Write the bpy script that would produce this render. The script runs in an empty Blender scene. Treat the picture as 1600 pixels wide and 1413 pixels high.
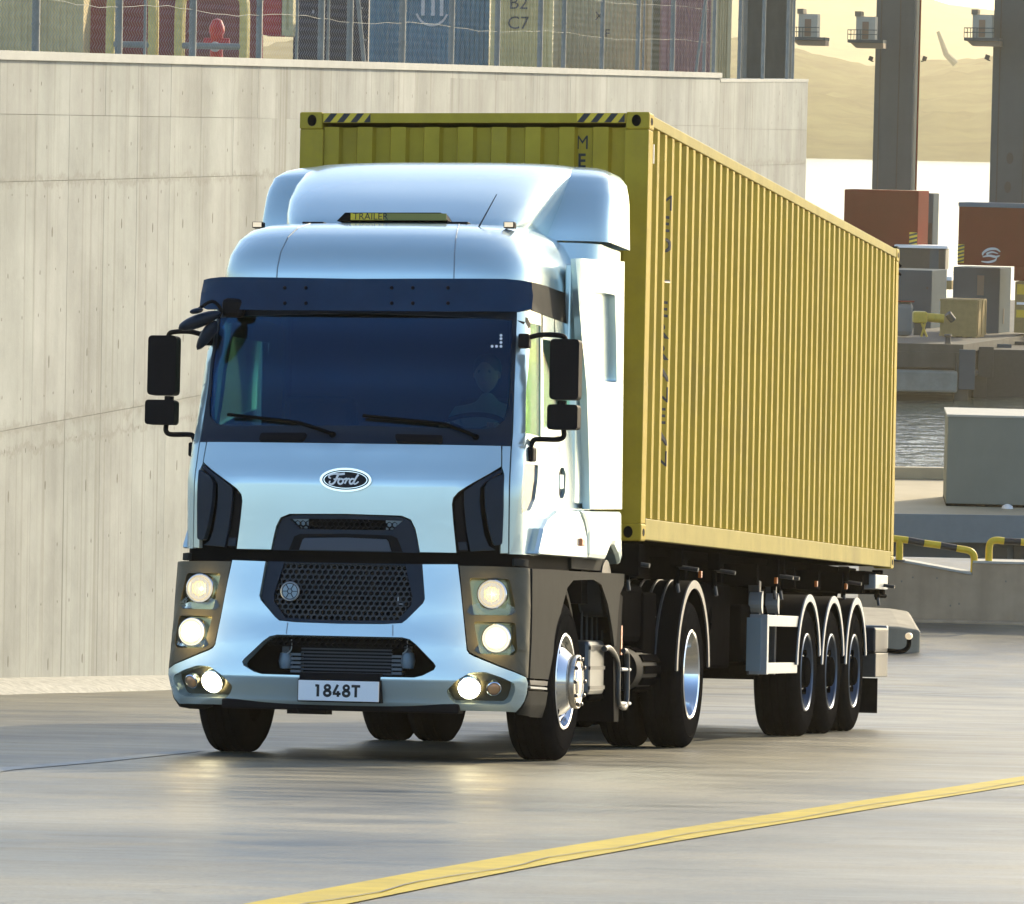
import bpy, bmesh, math, random
from math import sin, cos, pi, sqrt, radians
from mathutils import Vector, Matrix, geometry
random.seed(7)
C = bpy.context.scene.collection
# ------------------------------------------------------------------ camera
F = 8025.0
def cam_rows(yaw, pitch, roll):
    cy, sy = cos(yaw), sin(yaw)
    f = Vector((-sy*cos(pitch), cy*cos(pitch), sin(pitch)))
    r = Vector((cy, sy, 0)); u = r.cross(f)
    c, s = cos(roll), sin(roll)
    return Matrix((c*r+s*u, -s*r+c*u, f))
MT = cam_rows(.2145, .034, .0213); CT = Vector((7.7137, -33.942, .8386))   # camera seen from the lorry
MW = cam_rows(0, -.065, .0213); CW = Vector((0, 0, 12))                     # camera in the world, water at z = 0
cd = bpy.data.cameras.new('camera'); cam = bpy.data.objects.new('camera', cd); C.objects.link(cam)
cd.sensor_width = 36; cd.lens = 36*F/1600; cd.clip_end = 20000; cd.clip_start = .5
cam.matrix_world = Matrix.Translation(CW) @ Matrix((MW[0], MW[1], -MW[2])).transposed().to_4x4()
bpy.context.scene.camera = cam
# ------------------------------------------------------------------ world, sun, exposure
SUN_AZ = radians(34); SUN_EL = radians(24)      # azimuth clockwise from +Y
w = bpy.data.worlds.new('World'); bpy.context.scene.world = w; w.use_nodes = True
nt = w.node_tree; bg = nt.nodes['Background']; sky = nt.nodes.new('ShaderNodeTexSky'); sky.sky_type = 'NISHITA'
sky.sun_disc = False; sky.sun_elevation = SUN_EL; sky.sun_rotation = SUN_AZ
sky.air_density = 1.0; sky.dust_density = 1.5; sky.ozone_density = 2.0
nt.links.new(sky.outputs[0], bg.inputs[0]); bg.inputs[1].default_value = .15
sl = bpy.data.lights.new('sun', 'SUN'); so = bpy.data.objects.new('sun', sl); C.objects.link(so)
sl.energy = 3.3; sl.angle = radians(.6); sl.color = (1, .84, .56)
sd = Vector((sin(SUN_AZ)*cos(SUN_EL), cos(SUN_AZ)*cos(SUN_EL), sin(SUN_EL)))
so.rotation_euler = (-sd).to_track_quat('-Z', 'Y').to_euler(); so.location = (60, 40, 60)
vs = bpy.context.scene.view_settings
vs.view_transform = 'Standard'; vs.look = 'None'; vs.gamma = 1; vs.use_curve_mapping = False; vs.exposure = .95
bpy.context.scene.cycles.volume_bounces = 1
bpy.context.scene.cycles.max_bounces = 8

# ------------------------------------------------------------------ frames
TW = Matrix.Translation(CW) @ (MW.transposed() @ MT).to_4x4() @ Matrix.Translation(-CT)   # lorry frame -> world
def W(px, py, d):                       # world point at distance d that lies in direction px, py
    return MW.transposed() @ (Vector(((px-800)/F, (706.5-py)/F, 1))*d) + CW
def prT(p):
    d = MT @ (Vector(p)-CT); return 800+F*d.x/d.z, 706.5-F*d.y/d.z, d.z
def rayT(px, py): return MT.transposed() @ Vector(((px-800)/F, (706.5-py)/F, 1))
def atx(px, py, x): d = rayT(px, py); return CT + d*((x-CT.x)/d.x)
def aty(px, py, y): d = rayT(px, py); return CT + d*((y-CT.y)/d.y)
def atz(px, py, z): d = rayT(px, py); return CT + d*((z-CT.z)/d.z)

# ------------------------------------------------------------------ materials
MATS = {}
def mat(name, col, rough=.5, metal=0, coat=0, var=0, vscale=6, bump=0, bscale=60, streak=0, emit=None, spec=None, dirt=0):
    if name in MATS: return MATS[name]
    m = bpy.data.materials.new(name); m.use_nodes = True; t = m.node_tree; N = t.nodes; L = t.links
    b = N['Principled BSDF']; b.inputs['Base Color'].default_value = (*col, 1)
    b.inputs['Roughness'].default_value = rough; b.inputs['Metallic'].default_value = metal
    b.inputs['Coat Weight'].default_value = coat; b.inputs['Coat Roughness'].default_value = .06
    if spec is not None: b.inputs['Specular IOR Level'].default_value = spec
    if emit: b.inputs['Emission Color'].default_value = (*emit[0], 1); b.inputs['Emission Strength'].default_value = emit[1]
    tc = N.new('ShaderNodeTexCoord')
    if var or streak or dirt:
        n = N.new('ShaderNodeTexNoise'); n.inputs['Scale'].default_value = vscale; n.inputs['Detail'].default_value = 6
        n.inputs['Roughness'].default_value = .65
        L.new(tc.outputs['Object'], n.inputs['Vector'])
        r = N.new('ShaderNodeMapRange'); r.inputs[1].default_value = .3; r.inputs[2].default_value = .7
        r.inputs[3].default_value = 1-var; r.inputs[4].default_value = 1+var*.6
        L.new(n.outputs[0], r.inputs[0]); out = r.outputs[0]
        if streak:
            mp = N.new('ShaderNodeMapping'); mp.inputs['Scale'].default_value = (1, 1, .07)
            L.new(tc.outputs['Object'], mp.inputs[0]); n2 = N.new('ShaderNodeTexNoise'); n2.inputs['Scale'].default_value = vscale*2.2
            n2.inputs['Detail'].default_value = 5; L.new(mp.outputs[0], n2.inputs['Vector'])
            r2 = N.new('ShaderNodeMapRange'); r2.inputs[1].default_value = .35; r2.inputs[2].default_value = .75
            r2.inputs[3].default_value = 1; r2.inputs[4].default_value = 1-streak
            L.new(n2.outputs[0], r2.inputs[0]); mm = N.new('ShaderNodeMath'); mm.operation = 'MULTIPLY'
            L.new(out, mm.inputs[0]); L.new(r2.outputs[0], mm.inputs[1]); out = mm.outputs[0]
        vm = N.new('ShaderNodeVectorMath'); vm.operation = 'SCALE'; vm.inputs[0].default_value = col
        L.new(out, vm.inputs['Scale']); last = vm.outputs[0]
        if dirt:
            n3 = N.new('ShaderNodeTexNoise'); n3.inputs['Scale'].default_value = vscale*.35; n3.inputs['Detail'].default_value = 8
            n3.inputs['Roughness'].default_value = .75; L.new(tc.outputs['Object'], n3.inputs['Vector'])
            r3 = N.new('ShaderNodeMapRange'); r3.inputs[1].default_value = .5; r3.inputs[2].default_value = .72; r3.inputs[4].default_value = dirt
            L.new(n3.outputs[0], r3.inputs[0]); mx = N.new('ShaderNodeMix'); mx.data_type = 'RGBA'
            L.new(r3.outputs[0], mx.inputs[0]); L.new(last, mx.inputs[6]); mx.inputs[7].default_value = (.16, .13, .09, 1); last = mx.outputs[2]
        L.new(last, b.inputs['Base Color'])
    if bump:
        n = N.new('ShaderNodeTexNoise'); n.inputs['Scale'].default_value = bscale; n.inputs['Detail'].default_value = 4
        L.new(tc.outputs['Object'], n.inputs['Vector'])
        bp = N.new('ShaderNodeBump'); bp.inputs['Strength'].default_value = bump; bp.inputs['Distance'].default_value = .01
        L.new(n.outputs[0], bp.inputs['Height']); L.new(bp.outputs[0], b.inputs['Normal'])
    MATS[name] = m; return m

SILVER = mat('silver_paint', (.60, .735, .75), .21, .62, .3, var=.02, bump=.02, bscale=900)
DARKSILVER = mat('grey_paint', (.034, .034, .031), .7, .0, .0, var=.12, spec=.05)
HOUSING = mat('headlight_housing', (.065, .056, .032), .4, .1, .0, var=.2, vscale=9)
BLUEBLACK = mat('blue_black_plastic', (.008, .018, .036), .36, 0, .0, var=.15, bump=.05, bscale=400, spec=.22)
BLACKP = mat('black_plastic', (.006, .006, .008), .6, bump=.08, bscale=300, spec=.1)
DEEP = mat('deep_black', (.0015, .0015, .002), .8, spec=.1)
CHASSIS = mat('chassis_paint', (.005, .005, .006), .9, 0, var=.4, vscale=5, spec=0)
RUBBER = mat('rubber', (.011, .011, .012), .72, var=.3, vscale=14, bump=.15, bscale=90, spec=.0)
RUBDARK = mat('mudguard_plastic', (.006, .006, .008), .7, var=.3, vscale=4, spec=.03)
CHROME = mat('chrome', (.78, .8, .82), .09, 1)
RIMBLUE = mat('painted_rim', (.08, .11, .16), .4, .6, .1, var=.2)
ALU = mat('aluminium', (.38, .41, .43), .42, .5, var=.08)
ALUG = mat('grey_steel', (.06, .065, .07), .45, .3, var=.2)
YELLOW = mat('container_yellow', (.50, .36, .035), .5, 0, 0, spec=.12, var=.12, vscale=3, streak=.14, bump=.05, bscale=40, dirt=.22)
YRAIL = mat('container_rail', (.46, .38, .13), .6, 0, 0, spec=.1, var=.12, vscale=2.5, streak=.1, bump=.08, bscale=30, dirt=.3)
HAZY = mat('hazard_yellow', (.75, .52, .02), .5, var=.1)
HAZK = mat('hazard_black', (.015, .015, .017), .5)
LETTER = mat('black_lettering', (.012, .012, .012), .55, var=.3, vscale=30)
ORANGE = mat('orange_lens', (.65, .16, .02), .2, coat=.5)
WHITEP = mat('white_plate', (.93, .93, .93), .4)
LAMPON = mat('lit_headlight', (.04, .04, .035), .15, emit=((1, .95, .82), .34))
LAMPHI = mat('lit_dipped_beam', (.05, .05, .04), .15, emit=((1, .91, .66), .75))
FOGON = mat('lit_fog_lamp', (.9, .9, .85), .2, emit=((1, .86, .5), 16))
MARKER = mat('clearance_lamp_lens', (.7, .6, .45), .2, emit=((1, .75, .42), .35))
BADGE = mat('badge_blue', (.002, .004, .010), .4, spec=.2)

def glass_mat(name, tint, refl=.0, trans=.35, rough=.02):
    m = bpy.data.materials.new(name); m.use_nodes = True; t = m.node_tree; N = t.nodes; L = t.links
    for n in list(N):
        if n.type != 'OUTPUT_MATERIAL': N.remove(n)
    out = [n for n in N if n.type == 'OUTPUT_MATERIAL'][0]
    tr = N.new('ShaderNodeBsdfTransparent'); tr.inputs[0].default_value = (*[c*trans for c in tint], 1)
    gl = N.new('ShaderNodeBsdfGlossy'); gl.inputs['Roughness'].default_value = rough; gl.inputs[0].default_value = (.11, .27, .50, 1) if 'windscreen' in name else (.95, .97, 1, 1)
    fr = N.new('ShaderNodeFresnel'); fr.inputs[0].default_value = 1.2 if 'side' in name else 1.45
    ad = N.new('ShaderNodeMath'); ad.operation = 'ADD'; ad.inputs[1].default_value = refl; L.new(fr.outputs[0], ad.inputs[0])
    mx = N.new('ShaderNodeMixShader'); L.new(ad.outputs[0], mx.inputs[0]); L.new(tr.outputs[0], mx.inputs[1]); L.new(gl.outputs[0], mx.inputs[2])
    L.new(mx.outputs[0], out.inputs[0]); MATS[name] = m; return m
WSGLASS = glass_mat('windscreen_glass', (.8, .97, 1.0), .05, .68)
SIDEGLASS = glass_mat('side_glass', (.72, 1.0, .74), -.12, 1.0)
LENS = glass_mat('clear_lens', (1, 1, .95), .02, .95)

# ------------------------------------------------------------------ mesh helpers
def tag(o, label=None, cat=None, group=None, kind=None):
    if label: o['label'] = label
    if cat: o['category'] = cat
    if group: o['group'] = group
    if kind: o['kind'] = kind
    return o
def empty(name, m=None, parent=None):
    o = bpy.data.objects.new(name, None); C.objects.link(o); o.empty_display_size = .3
    if parent: o.parent = parent
    if m is not None: o.matrix_world = m if not parent else o.matrix_world
    if m is not None and parent: o.matrix_local = m
    return o
def link(name, me, m, parent=None, smooth=False):
    if m and (not me.materials): me.materials.append(m)
    if smooth:
        for p in me.polygons: p.use_smooth = True
    o = bpy.data.objects.new(name, me); C.objects.link(o)
    if parent: o.parent = parent
    return o
def bevel(o, w=.008, seg=2, ang=35):
    b = o.modifiers.new('bevel', 'BEVEL'); b.width = w; b.segments = seg; b.limit_method = 'ANGLE'; b.angle_limit = radians(ang)
    b.harden_normals = False; return o
class MB:
    def __init__(s): s.v = []; s.f = []; s.mi = []; s.cur = 0
    def add(s, vs, fs):
        k = len(s.v); s.v += [tuple(v) for v in vs]
        for f in fs: s.f.append([k+i for i in f]); s.mi.append(s.cur)
        return s
    def box(s, x0, x1, y0, y1, z0, z1, M=None):
        vs = [Vector((x, y, z)) for z in (z0, z1) for y in (y0, y1) for x in (x0, x1)]
        if M: vs = [M @ v for v in vs]
        return s.add(vs, [(0, 2, 3, 1), (4, 5, 7, 6), (0, 1, 5, 4), (2, 6, 7, 3), (0, 4, 6, 2), (1, 3, 7, 5)])
    def prism(s, poly, axis, a0, a1, M=None):
        # polygon in the two other axes, extruded along axis
        def mk(p, a):
            v = [0, 0, 0]; o = [i for i in range(3) if i != axis]; v[o[0]] = p[0]; v[o[1]] = p[1]; v[axis] = a; return Vector(v)
        n = len(poly); vs = [mk(p, a0) for p in poly]+[mk(p, a1) for p in poly]
        if M: vs = [M @ v for v in vs]
        tri = geometry.tessellate_polygon([[Vector((p[0], p[1], 0)) for p in poly]])
        fs = [tuple(t) for t in tri]+[(t[2]+n, t[1]+n, t[0]+n) for t in tri]
        fs += [(i, (i+1) % n, (i+1) % n+n, i+n) for i in range(n)]
        return s.add(vs, fs)
    def tube(s, pts, r, n=10, cap=True):
        pts = [Vector(p) for p in pts]; rings = []; up = None
        for i, p in enumerate(pts):
            t = (pts[min(i+1, len(pts)-1)]-pts[max(i-1, 0)]).normalized()
            if up is None: up = t.orthogonal().normalized()
            up = (up-t*up.dot(t)).normalized(); b = t.cross(up)
            rr = r[i] if isinstance(r, (list, tuple)) else r
            rings.append([p+(up*cos(2*pi*k/n)+b*sin(2*pi*k/n))*rr for k in range(n)])
        vs = [v for q in rings for v in q]; fs = []
        for i in range(len(rings)-1):
            for k in range(n): fs.append((i*n+k, i*n+(k+1) % n, (i+1)*n+(k+1) % n, (i+1)*n+k))
        if cap: fs.append(tuple(range(n-1, -1, -1))); fs.append(tuple((len(rings)-1)*n+k for k in range(n)))
        return s.add(vs, fs)
    def lathe(s, prof, n=48, axis='x', at=(0, 0, 0), a0=0, a1=2*pi):
        full = abs(a1-a0-2*pi) < 1e-6; m = n if full else n+1; vs = []; A = Vector(at)
        for r, a in prof:
            for k in range(m):
                th = a0+(a1-a0)*k/n; c, d = r*cos(th), r*sin(th)
                vs.append(A+(Vector((a, c, d)) if axis == 'x' else Vector((c, a, d)) if axis == 'y' else Vector((c, d, a))))
        fs = []
        for i in range(len(prof)-1):
            for k in range(n): fs.append((i*m+k, i*m+(k+1) % m, (i+1)*m+(k+1) % m, (i+1)*m+k))
        return s.add(vs, fs)
    def build(s, name, m, parent=None, smooth=False, bev=0, recalc=True, ang=35):
        me = bpy.data.meshes.new(name); me.from_pydata(s.v, [], s.f)
        ms = m if isinstance(m, (list, tuple)) else [m]
        for q in ms: me.materials.append(q)
        if len(ms) > 1:
            for p, i in zip(me.polygons, s.mi): p.material_index = i
        if recalc:
            b = bmesh.new(); b.from_mesh(me); bmesh.ops.recalc_face_normals(b, faces=b.faces); b.to_mesh(me); b.free()
        if smooth: me.set_sharp_from_angle(angle=radians(38)) if hasattr(me, 'set_sharp_from_angle') else None
        o = link(name, me, None, parent)
        if smooth:
            for p in me.polygons: p.use_smooth = True
            me.set_sharp_from_angle(angle=radians(38))
        if bev: bevel(o, bev, ang=ang)
        return o
def arc(cx, cy, r, a0, a1, n):
    return [(cx+r*cos(radians(a0+(a1-a0)*i/n)), cy+r*sin(radians(a0+(a1-a0)*i/n))) for i in range(n+1)]
def roundpoly(P, r, n=4):
    out = []; P = [Vector(p) for p in P]; N = len(P)
    for i in range(N):
        p = P[i]; a = P[i-1]-p; b = P[(i+1) % N]-p; la, lb = a.length, b.length
        rr = r[i] if isinstance(r, (list, tuple)) else r
        d = min(rr, la*.48, lb*.48)
        if d < 1e-5: out.append(tuple(p)); continue
        A = p+a/la*d; B = p+b/lb*d
        for k in range(n+1):
            t = k/n; out.append(tuple(A*(1-t)**2+p*2*t*(1-t)+B*t*t))
    return out
def smoothpath(P, n=6):
    P = [Vector(p) for p in P]; out = []
    for i in range(len(P)-1):
        p0 = P[max(i-1, 0)]; p1 = P[i]; p2 = P[i+1]; p3 = P[min(i+2, len(P)-1)]
        for k in range(n):
            t = k/n
            out.append(.5*((2*p1)+(-p0+p2)*t+(2*p0-5*p1+4*p2-p3)*t*t+(-p0+3*p1-3*p2+p3)*t**3))
    out.append(P[-1]); return out
def text_mesh(txt, size, shear=0, offset=0, spacing=1, res=3):
    cu = bpy.data.curves.new('lettering', 'FONT'); cu.body = txt; cu.size = size; cu.shear = shear; cu.offset = offset
    cu.space_character = spacing; cu.align_x = 'CENTER'; cu.align_y = 'CENTER'; cu.resolution_u = res
    o = bpy.data.objects.new('lettering', cu); C.objects.link(o); dg = bpy.context.evaluated_depsgraph_get(); dg.update()
    me = bpy.data.meshes.new_from_object(o.evaluated_get(dg)); bpy.data.objects.remove(o); return me

# ------------------------------------------------------------------ draped panels on a curved body
NE = 3.0
ref = []
for i in range(201):
    a = pi/2*i/200; ref.append((sin(a)**(2/NE), 1-cos(a)**(2/NE) if i < 200 else 1.0))
acc = [0]
for i in range(200): acc.append(acc[-1]+sqrt(((ref[i+1][0]-ref[i][0])*1.1)**2+((ref[i+1][1]-ref[i][1])*.32)**2))
def refpt(t):
    s = t*acc[-1]; lo, hi = 0, 200
    while hi-lo > 1:
        m = (lo+hi)//2
        if acc[m] <= s: lo = m
        else: hi = m
    q = (s-acc[lo])/(acc[hi]-acc[lo]); return ref[lo][0]+(ref[hi][0]-ref[lo][0])*q, ref[lo][1]+(ref[hi][1]-ref[lo][1])*q
def tab(T, z):
    if z <= T[0][0]: return T[0][1:]
    for a, b in zip(T, T[1:]):
        if z <= b[0]:
            q = (z-a[0])/(b[0]-a[0]); q = q*q*(3-2*q)*.5+q*.5
            return tuple(x+(y-x)*q for x, y in zip(a[1:], b[1:]))
    return T[-1][1:]
class Env:
    def __init__(s, T, D=.32): s.T = T; s.D = D
    def p0(s, t, z):
        Wd, yf = tab(s.T, z); sg = 1 if t >= 0 else -1; t = abs(t)
        if t <= 1: x, y = refpt(t); return Vector((sg*x*Wd, yf+y*s.D, z))
        return Vector((sg*Wd, yf+s.D+t-1, z))
    def n(s, t, z):
        e = 1e-2; a = s.p0(t+e, z)-s.p0(t-e, z); b = s.p0(t, z+e)-s.p0(t, z-e); return a.cross(b).normalized()
    def p(s, t, z, off=0): return s.p0(t, z)+(s.n(t, z)*off if off else Vector())
    def px(s, px, py, off=0):
        best = None
        for t0 in ((.15, .5, .8, 1.1, 1.6, 2.4) if px > 530 else (-.15, -.5, -.8)):
            t = t0; z = aty(px, py, s.T[0][2]+.3).z
            ok = False
            for _ in range(30):
                u, v, d = prT(s.p(t, z, off)); ex, ey = px-u, py-v
                if abs(ex)+abs(ey) < .02: ok = True; break
                e = 1e-3; u1, v1, _d = prT(s.p(t+e, z, off)); u2, v2, _d = prT(s.p(t, z+e, off))
                a, b, c, g = (u1-u)/e, (u2-u)/e, (v1-v)/e, (v2-v)/e; det = a*g-b*c
                if abs(det) < 1e-6: break
                dt = (ex*g-b*ey)/det; dz = (a*ey-c*ex)/det
                t += max(-.3, min(.3, dt)); z += max(-.3, min(.3, dz))
                if abs(t) > 6: break
            if ok and (t > -.3 or px <= 530) and (best is None or d < best[2]-.01): best = (t, z, d)
        if best is None: raise ValueError('no surface at %s %s' % (px, py))
        return (best[0], best[1])
    def poly(s, pts, off=0):     # 'c' first means: on the centre line at that height
        out = []
        for q in pts:
            if len(q) == 3: t, z = s.px(q[1], q[2], off); out.append((0.0, z))
            else: out.append(s.px(q[0], q[1], off))
        return out
def mirror(P): return [(-t, z) for t, z in P]
def both(half):                  # half outline from centre line round to centre line
    return half+[(-t, z) for t, z in reversed(half) if abs(t) > 1e-6]
def drape(name, env, outer, m, parent, off=0, thick=.03, holes=(), cell=.07, bev=.006, fn=None):
    loops = [[Vector((t, z, 0)) for t, z in outer]]+[[Vector((t, z, 0)) for t, z in h] for h in holes]
    tri = geometry.tessellate_polygon(loops); flat = [v for l in loops for v in l]
    bm = bmesh.new(); vs = [bm.verts.new(v) for v in flat]
    for t in tri:
        try: bm.faces.new([vs[i] for i in t])
        except ValueError: pass
    bmesh.ops.recalc_face_normals(bm, faces=bm.faces)
    for ax in (0, 1):
        lo = min(v.co[ax] for v in bm.verts); hi = max(v.co[ax] for v in bm.verts); k = math.ceil(lo/cell+1e-6)
        while k*cell < hi:
            co = [0, 0, 0]; no = [0, 0, 0]; co[ax] = k*cell; no[ax] = 1
            skip = ax == 0 and lo > 1 and (k % 4)
            if not skip: bmesh.ops.bisect_plane(bm, geom=bm.verts[:]+bm.edges[:]+bm.faces[:], plane_co=co, plane_no=no, dist=1e-5)
            k += 1
    bm.verts.ensure_lookup_table(); bm.verts.index_update()
    tz = [(v.co.x, v.co.y) for v in bm.verts]; n = len(tz)
    f = fn or (lambda t, z: 0)
    top = [env.p(t, z, off+f(t, z)) for t, z in tz]; bot = [env.p(t, z, off-thick) for t, z in tz]
    faces = []; be = []
    for fc in bm.faces:
        ids = [v.index for v in fc.verts]; a = (fc.verts[1].co-fc.verts[0].co).cross(fc.verts[2].co-fc.verts[0].co)
        if fc.calc_area() < 1e-9: pass
        if fc.normal.z < 0: ids = ids[::-1]
        faces.append(ids)
    cnt = {}
    for ids in faces:
        for a, b in zip(ids, ids[1:]+ids[:1]): cnt[(a, b)] = 1
    sides = [(b, a, a+n, b+n) for (a, b) in cnt if (b, a) not in cnt]
    mb = MB(); mb.add(top+bot, faces+[[i+n for i in reversed(ids)] for ids in faces]+sides); bm.free()
    o = mb.build(name, m, parent, recalc=False)
    for p in o.data.polygons: p.use_smooth = True
    o.data.set_sharp_from_angle(angle=radians(40))
    if bev: bevel(o, bev, 2, 50)
    return o
def hexgrid(env, inside, pitch, wire, off, name, m, parent, trange, zrange, tscale):
    # honeycomb of thin struts laid over the body; t is scaled so that cells come out regular
    mb = MB(); ph = pitch*.866; z = zrange[0]; row = 0
    while z < zrange[1]:
        t = trange[0]+(pitch/2/tscale if row % 2 else 0)
        while t < trange[1]:
            if inside(t, z):
                R = pitch*.577; ro, ri = R, R-wire; vs = []
                for rr, oo in ((ro, 0), (ri, 0), (ri, -.012), (ro, -.012)):
                    for k in range(6):
                        a = pi/6+k*pi/3; vs.append(env.p(t+rr*cos(a)/tscale, z+rr*sin(a), off+oo))
                fs = []
                for L in (0, 1):
                    for k in range(6): fs.append((L*6+k, L*6+(k+1) % 6, (L+1)*6+(k+1) % 6, (L+1)*6+k))
                mb.add(vs, fs)
            t += pitch/tscale
        z += ph; row += 1
    return mb.build(name, m, parent)
def inpoly(P):
    def f(x, y):
        c = False; j = len(P)-1
        for i in range(len(P)):
            if (P[i][1] > y) != (P[j][1] > y) and x < (P[j][0]-P[i][0])*(y-P[i][1])/(P[j][1]-P[i][1])+P[i][0]: c = not c
            j = i
        return c
    return f
# ================================================================== SETTING
P0 = TW @ Vector((0, 0, 0)); PN = (TW.to_3x3() @ Vector((0, 0, 1))).normalized(); LEVEL = 3.35
def gz(x, y):
    z = P0.z-(PN.x*(x-P0.x)+PN.y*(y-P0.y))/PN.z; d = z-LEVEL
    return z if d > 1.0 else LEVEL+(max(d, -1)+1)**2/4 if d > -1 else LEVEL
def road_mat():
    m = bpy.data.materials.new('worn_road'); m.use_nodes = True; t = m.node_tree; N = t.nodes; L = t.links; b = N['Principled BSDF']
    tc = N.new('ShaderNodeTexCoord')
    def noise(sc, det, scale=(1, 1, 1), rough=.6):
        mp = N.new('ShaderNodeMapping'); mp.inputs['Scale'].default_value = scale; mp.inputs['Rotation'].default_value = (0, 0, .1)
        L.new(tc.outputs['Object'], mp.inputs[0]); n = N.new('ShaderNodeTexNoise'); n.inputs['Scale'].default_value = sc
        n.inputs['Detail'].default_value = det; n.inputs['Roughness'].default_value = rough; L.new(mp.outputs[0], n.inputs['Vector']); return n.outputs[0]
    a = noise(.35, 7); c = noise(1.4, 8, (.6, 1.5, 1), .75); e = noise(55, 4)
    cr = N.new('ShaderNodeValToRGB'); el = cr.color_ramp.elements
    el[0].position = .38; el[0].color = (.042, .050, .055, 1); el[1].position = .63; el[1].color = (.29, .26, .185, 1)
    mx = N.new('ShaderNodeMath'); mx.operation = 'MULTIPLY_ADD'; mx.inputs[1].default_value = .55; L.new(a, mx.inputs[0])
    m2 = N.new('ShaderNodeMath'); m2.operation = 'MULTIPLY'; m2.inputs[1].default_value = .45; L.new(c, m2.inputs[0]); L.new(m2.outputs[0], mx.inputs[2])
    L.new(mx.outputs[0], cr.inputs[0])
    # fine speckle and a few cracks
    sp = N.new('ShaderNodeMapRange'); sp.inputs[1].default_value = .3; sp.inputs[2].default_value = .7; sp.inputs[3].default_value = .62; sp.inputs[4].default_value = 1.25
    L.new(e, sp.inputs[0])
    vo = N.new('ShaderNodeTexVoronoi'); vo.feature = 'DISTANCE_TO_EDGE'; vo.inputs['Scale'].default_value = .33
    nz = N.new('ShaderNodeTexNoise'); nz.inputs['Scale'].default_value = 1.3; nz.inputs['Detail'].default_value = 6
    L.new(tc.outputs['Object'], nz.inputs['Vector']); av = N.new('ShaderNodeVectorMath'); av.operation = 'MULTIPLY_ADD'
    L.new(nz.outputs['Color'], av.inputs[0]); av.inputs[1].default_value = (1.3, 1.3, 0); L.new(tc.outputs['Object'], av.inputs[2]); L.new(av.outputs[0], vo.inputs['Vector'])
    ck = N.new('ShaderNodeMapRange'); ck.inputs[1].default_value = 0; ck.inputs[2].default_value = .006; ck.inputs[3].default_value = .68; ck.inputs[4].default_value = 1
    L.new(vo.outputs['Distance'], ck.inputs[0])
    pr = N.new('ShaderNodeMath'); pr.operation = 'MULTIPLY'; L.new(sp.outputs[0], pr.inputs[0]); L.new(ck.outputs[0], pr.inputs[1])
    vm = N.new('ShaderNodeVectorMath'); vm.operation = 'SCALE'; L.new(cr.outputs[0], vm.inputs[0]); L.new(pr.outputs[0], vm.inputs['Scale'])
    L.new(vm.outputs[0], b.inputs['Base Color']); b.inputs['Specular IOR Level'].default_value = .28
    rr = N.new('ShaderNodeMapRange'); rr.inputs[1].default_value = .35; rr.inputs[2].default_value = .65; rr.inputs[3].default_value = .29; rr.inputs[4].default_value = .55
    L.new(c, rr.inputs[0]); L.new(rr.outputs[0], b.inputs['Roughness'])
    bp = N.new('ShaderNodeBump'); bp.inputs['Strength'].default_value = .35; bp.inputs['Distance'].default_value = .012
    ba = N.new('ShaderNodeMath'); ba.operation = 'MULTIPLY_ADD'; ba.inputs[1].default_value = .35; L.new(e, ba.inputs[0]); L.new(c, ba.inputs[2])
    L.new(ba.outputs[0], bp.inputs['Height']); L.new(bp.outputs[0], b.inputs['Normal'])
    return m
ROAD = road_mat()
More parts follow.
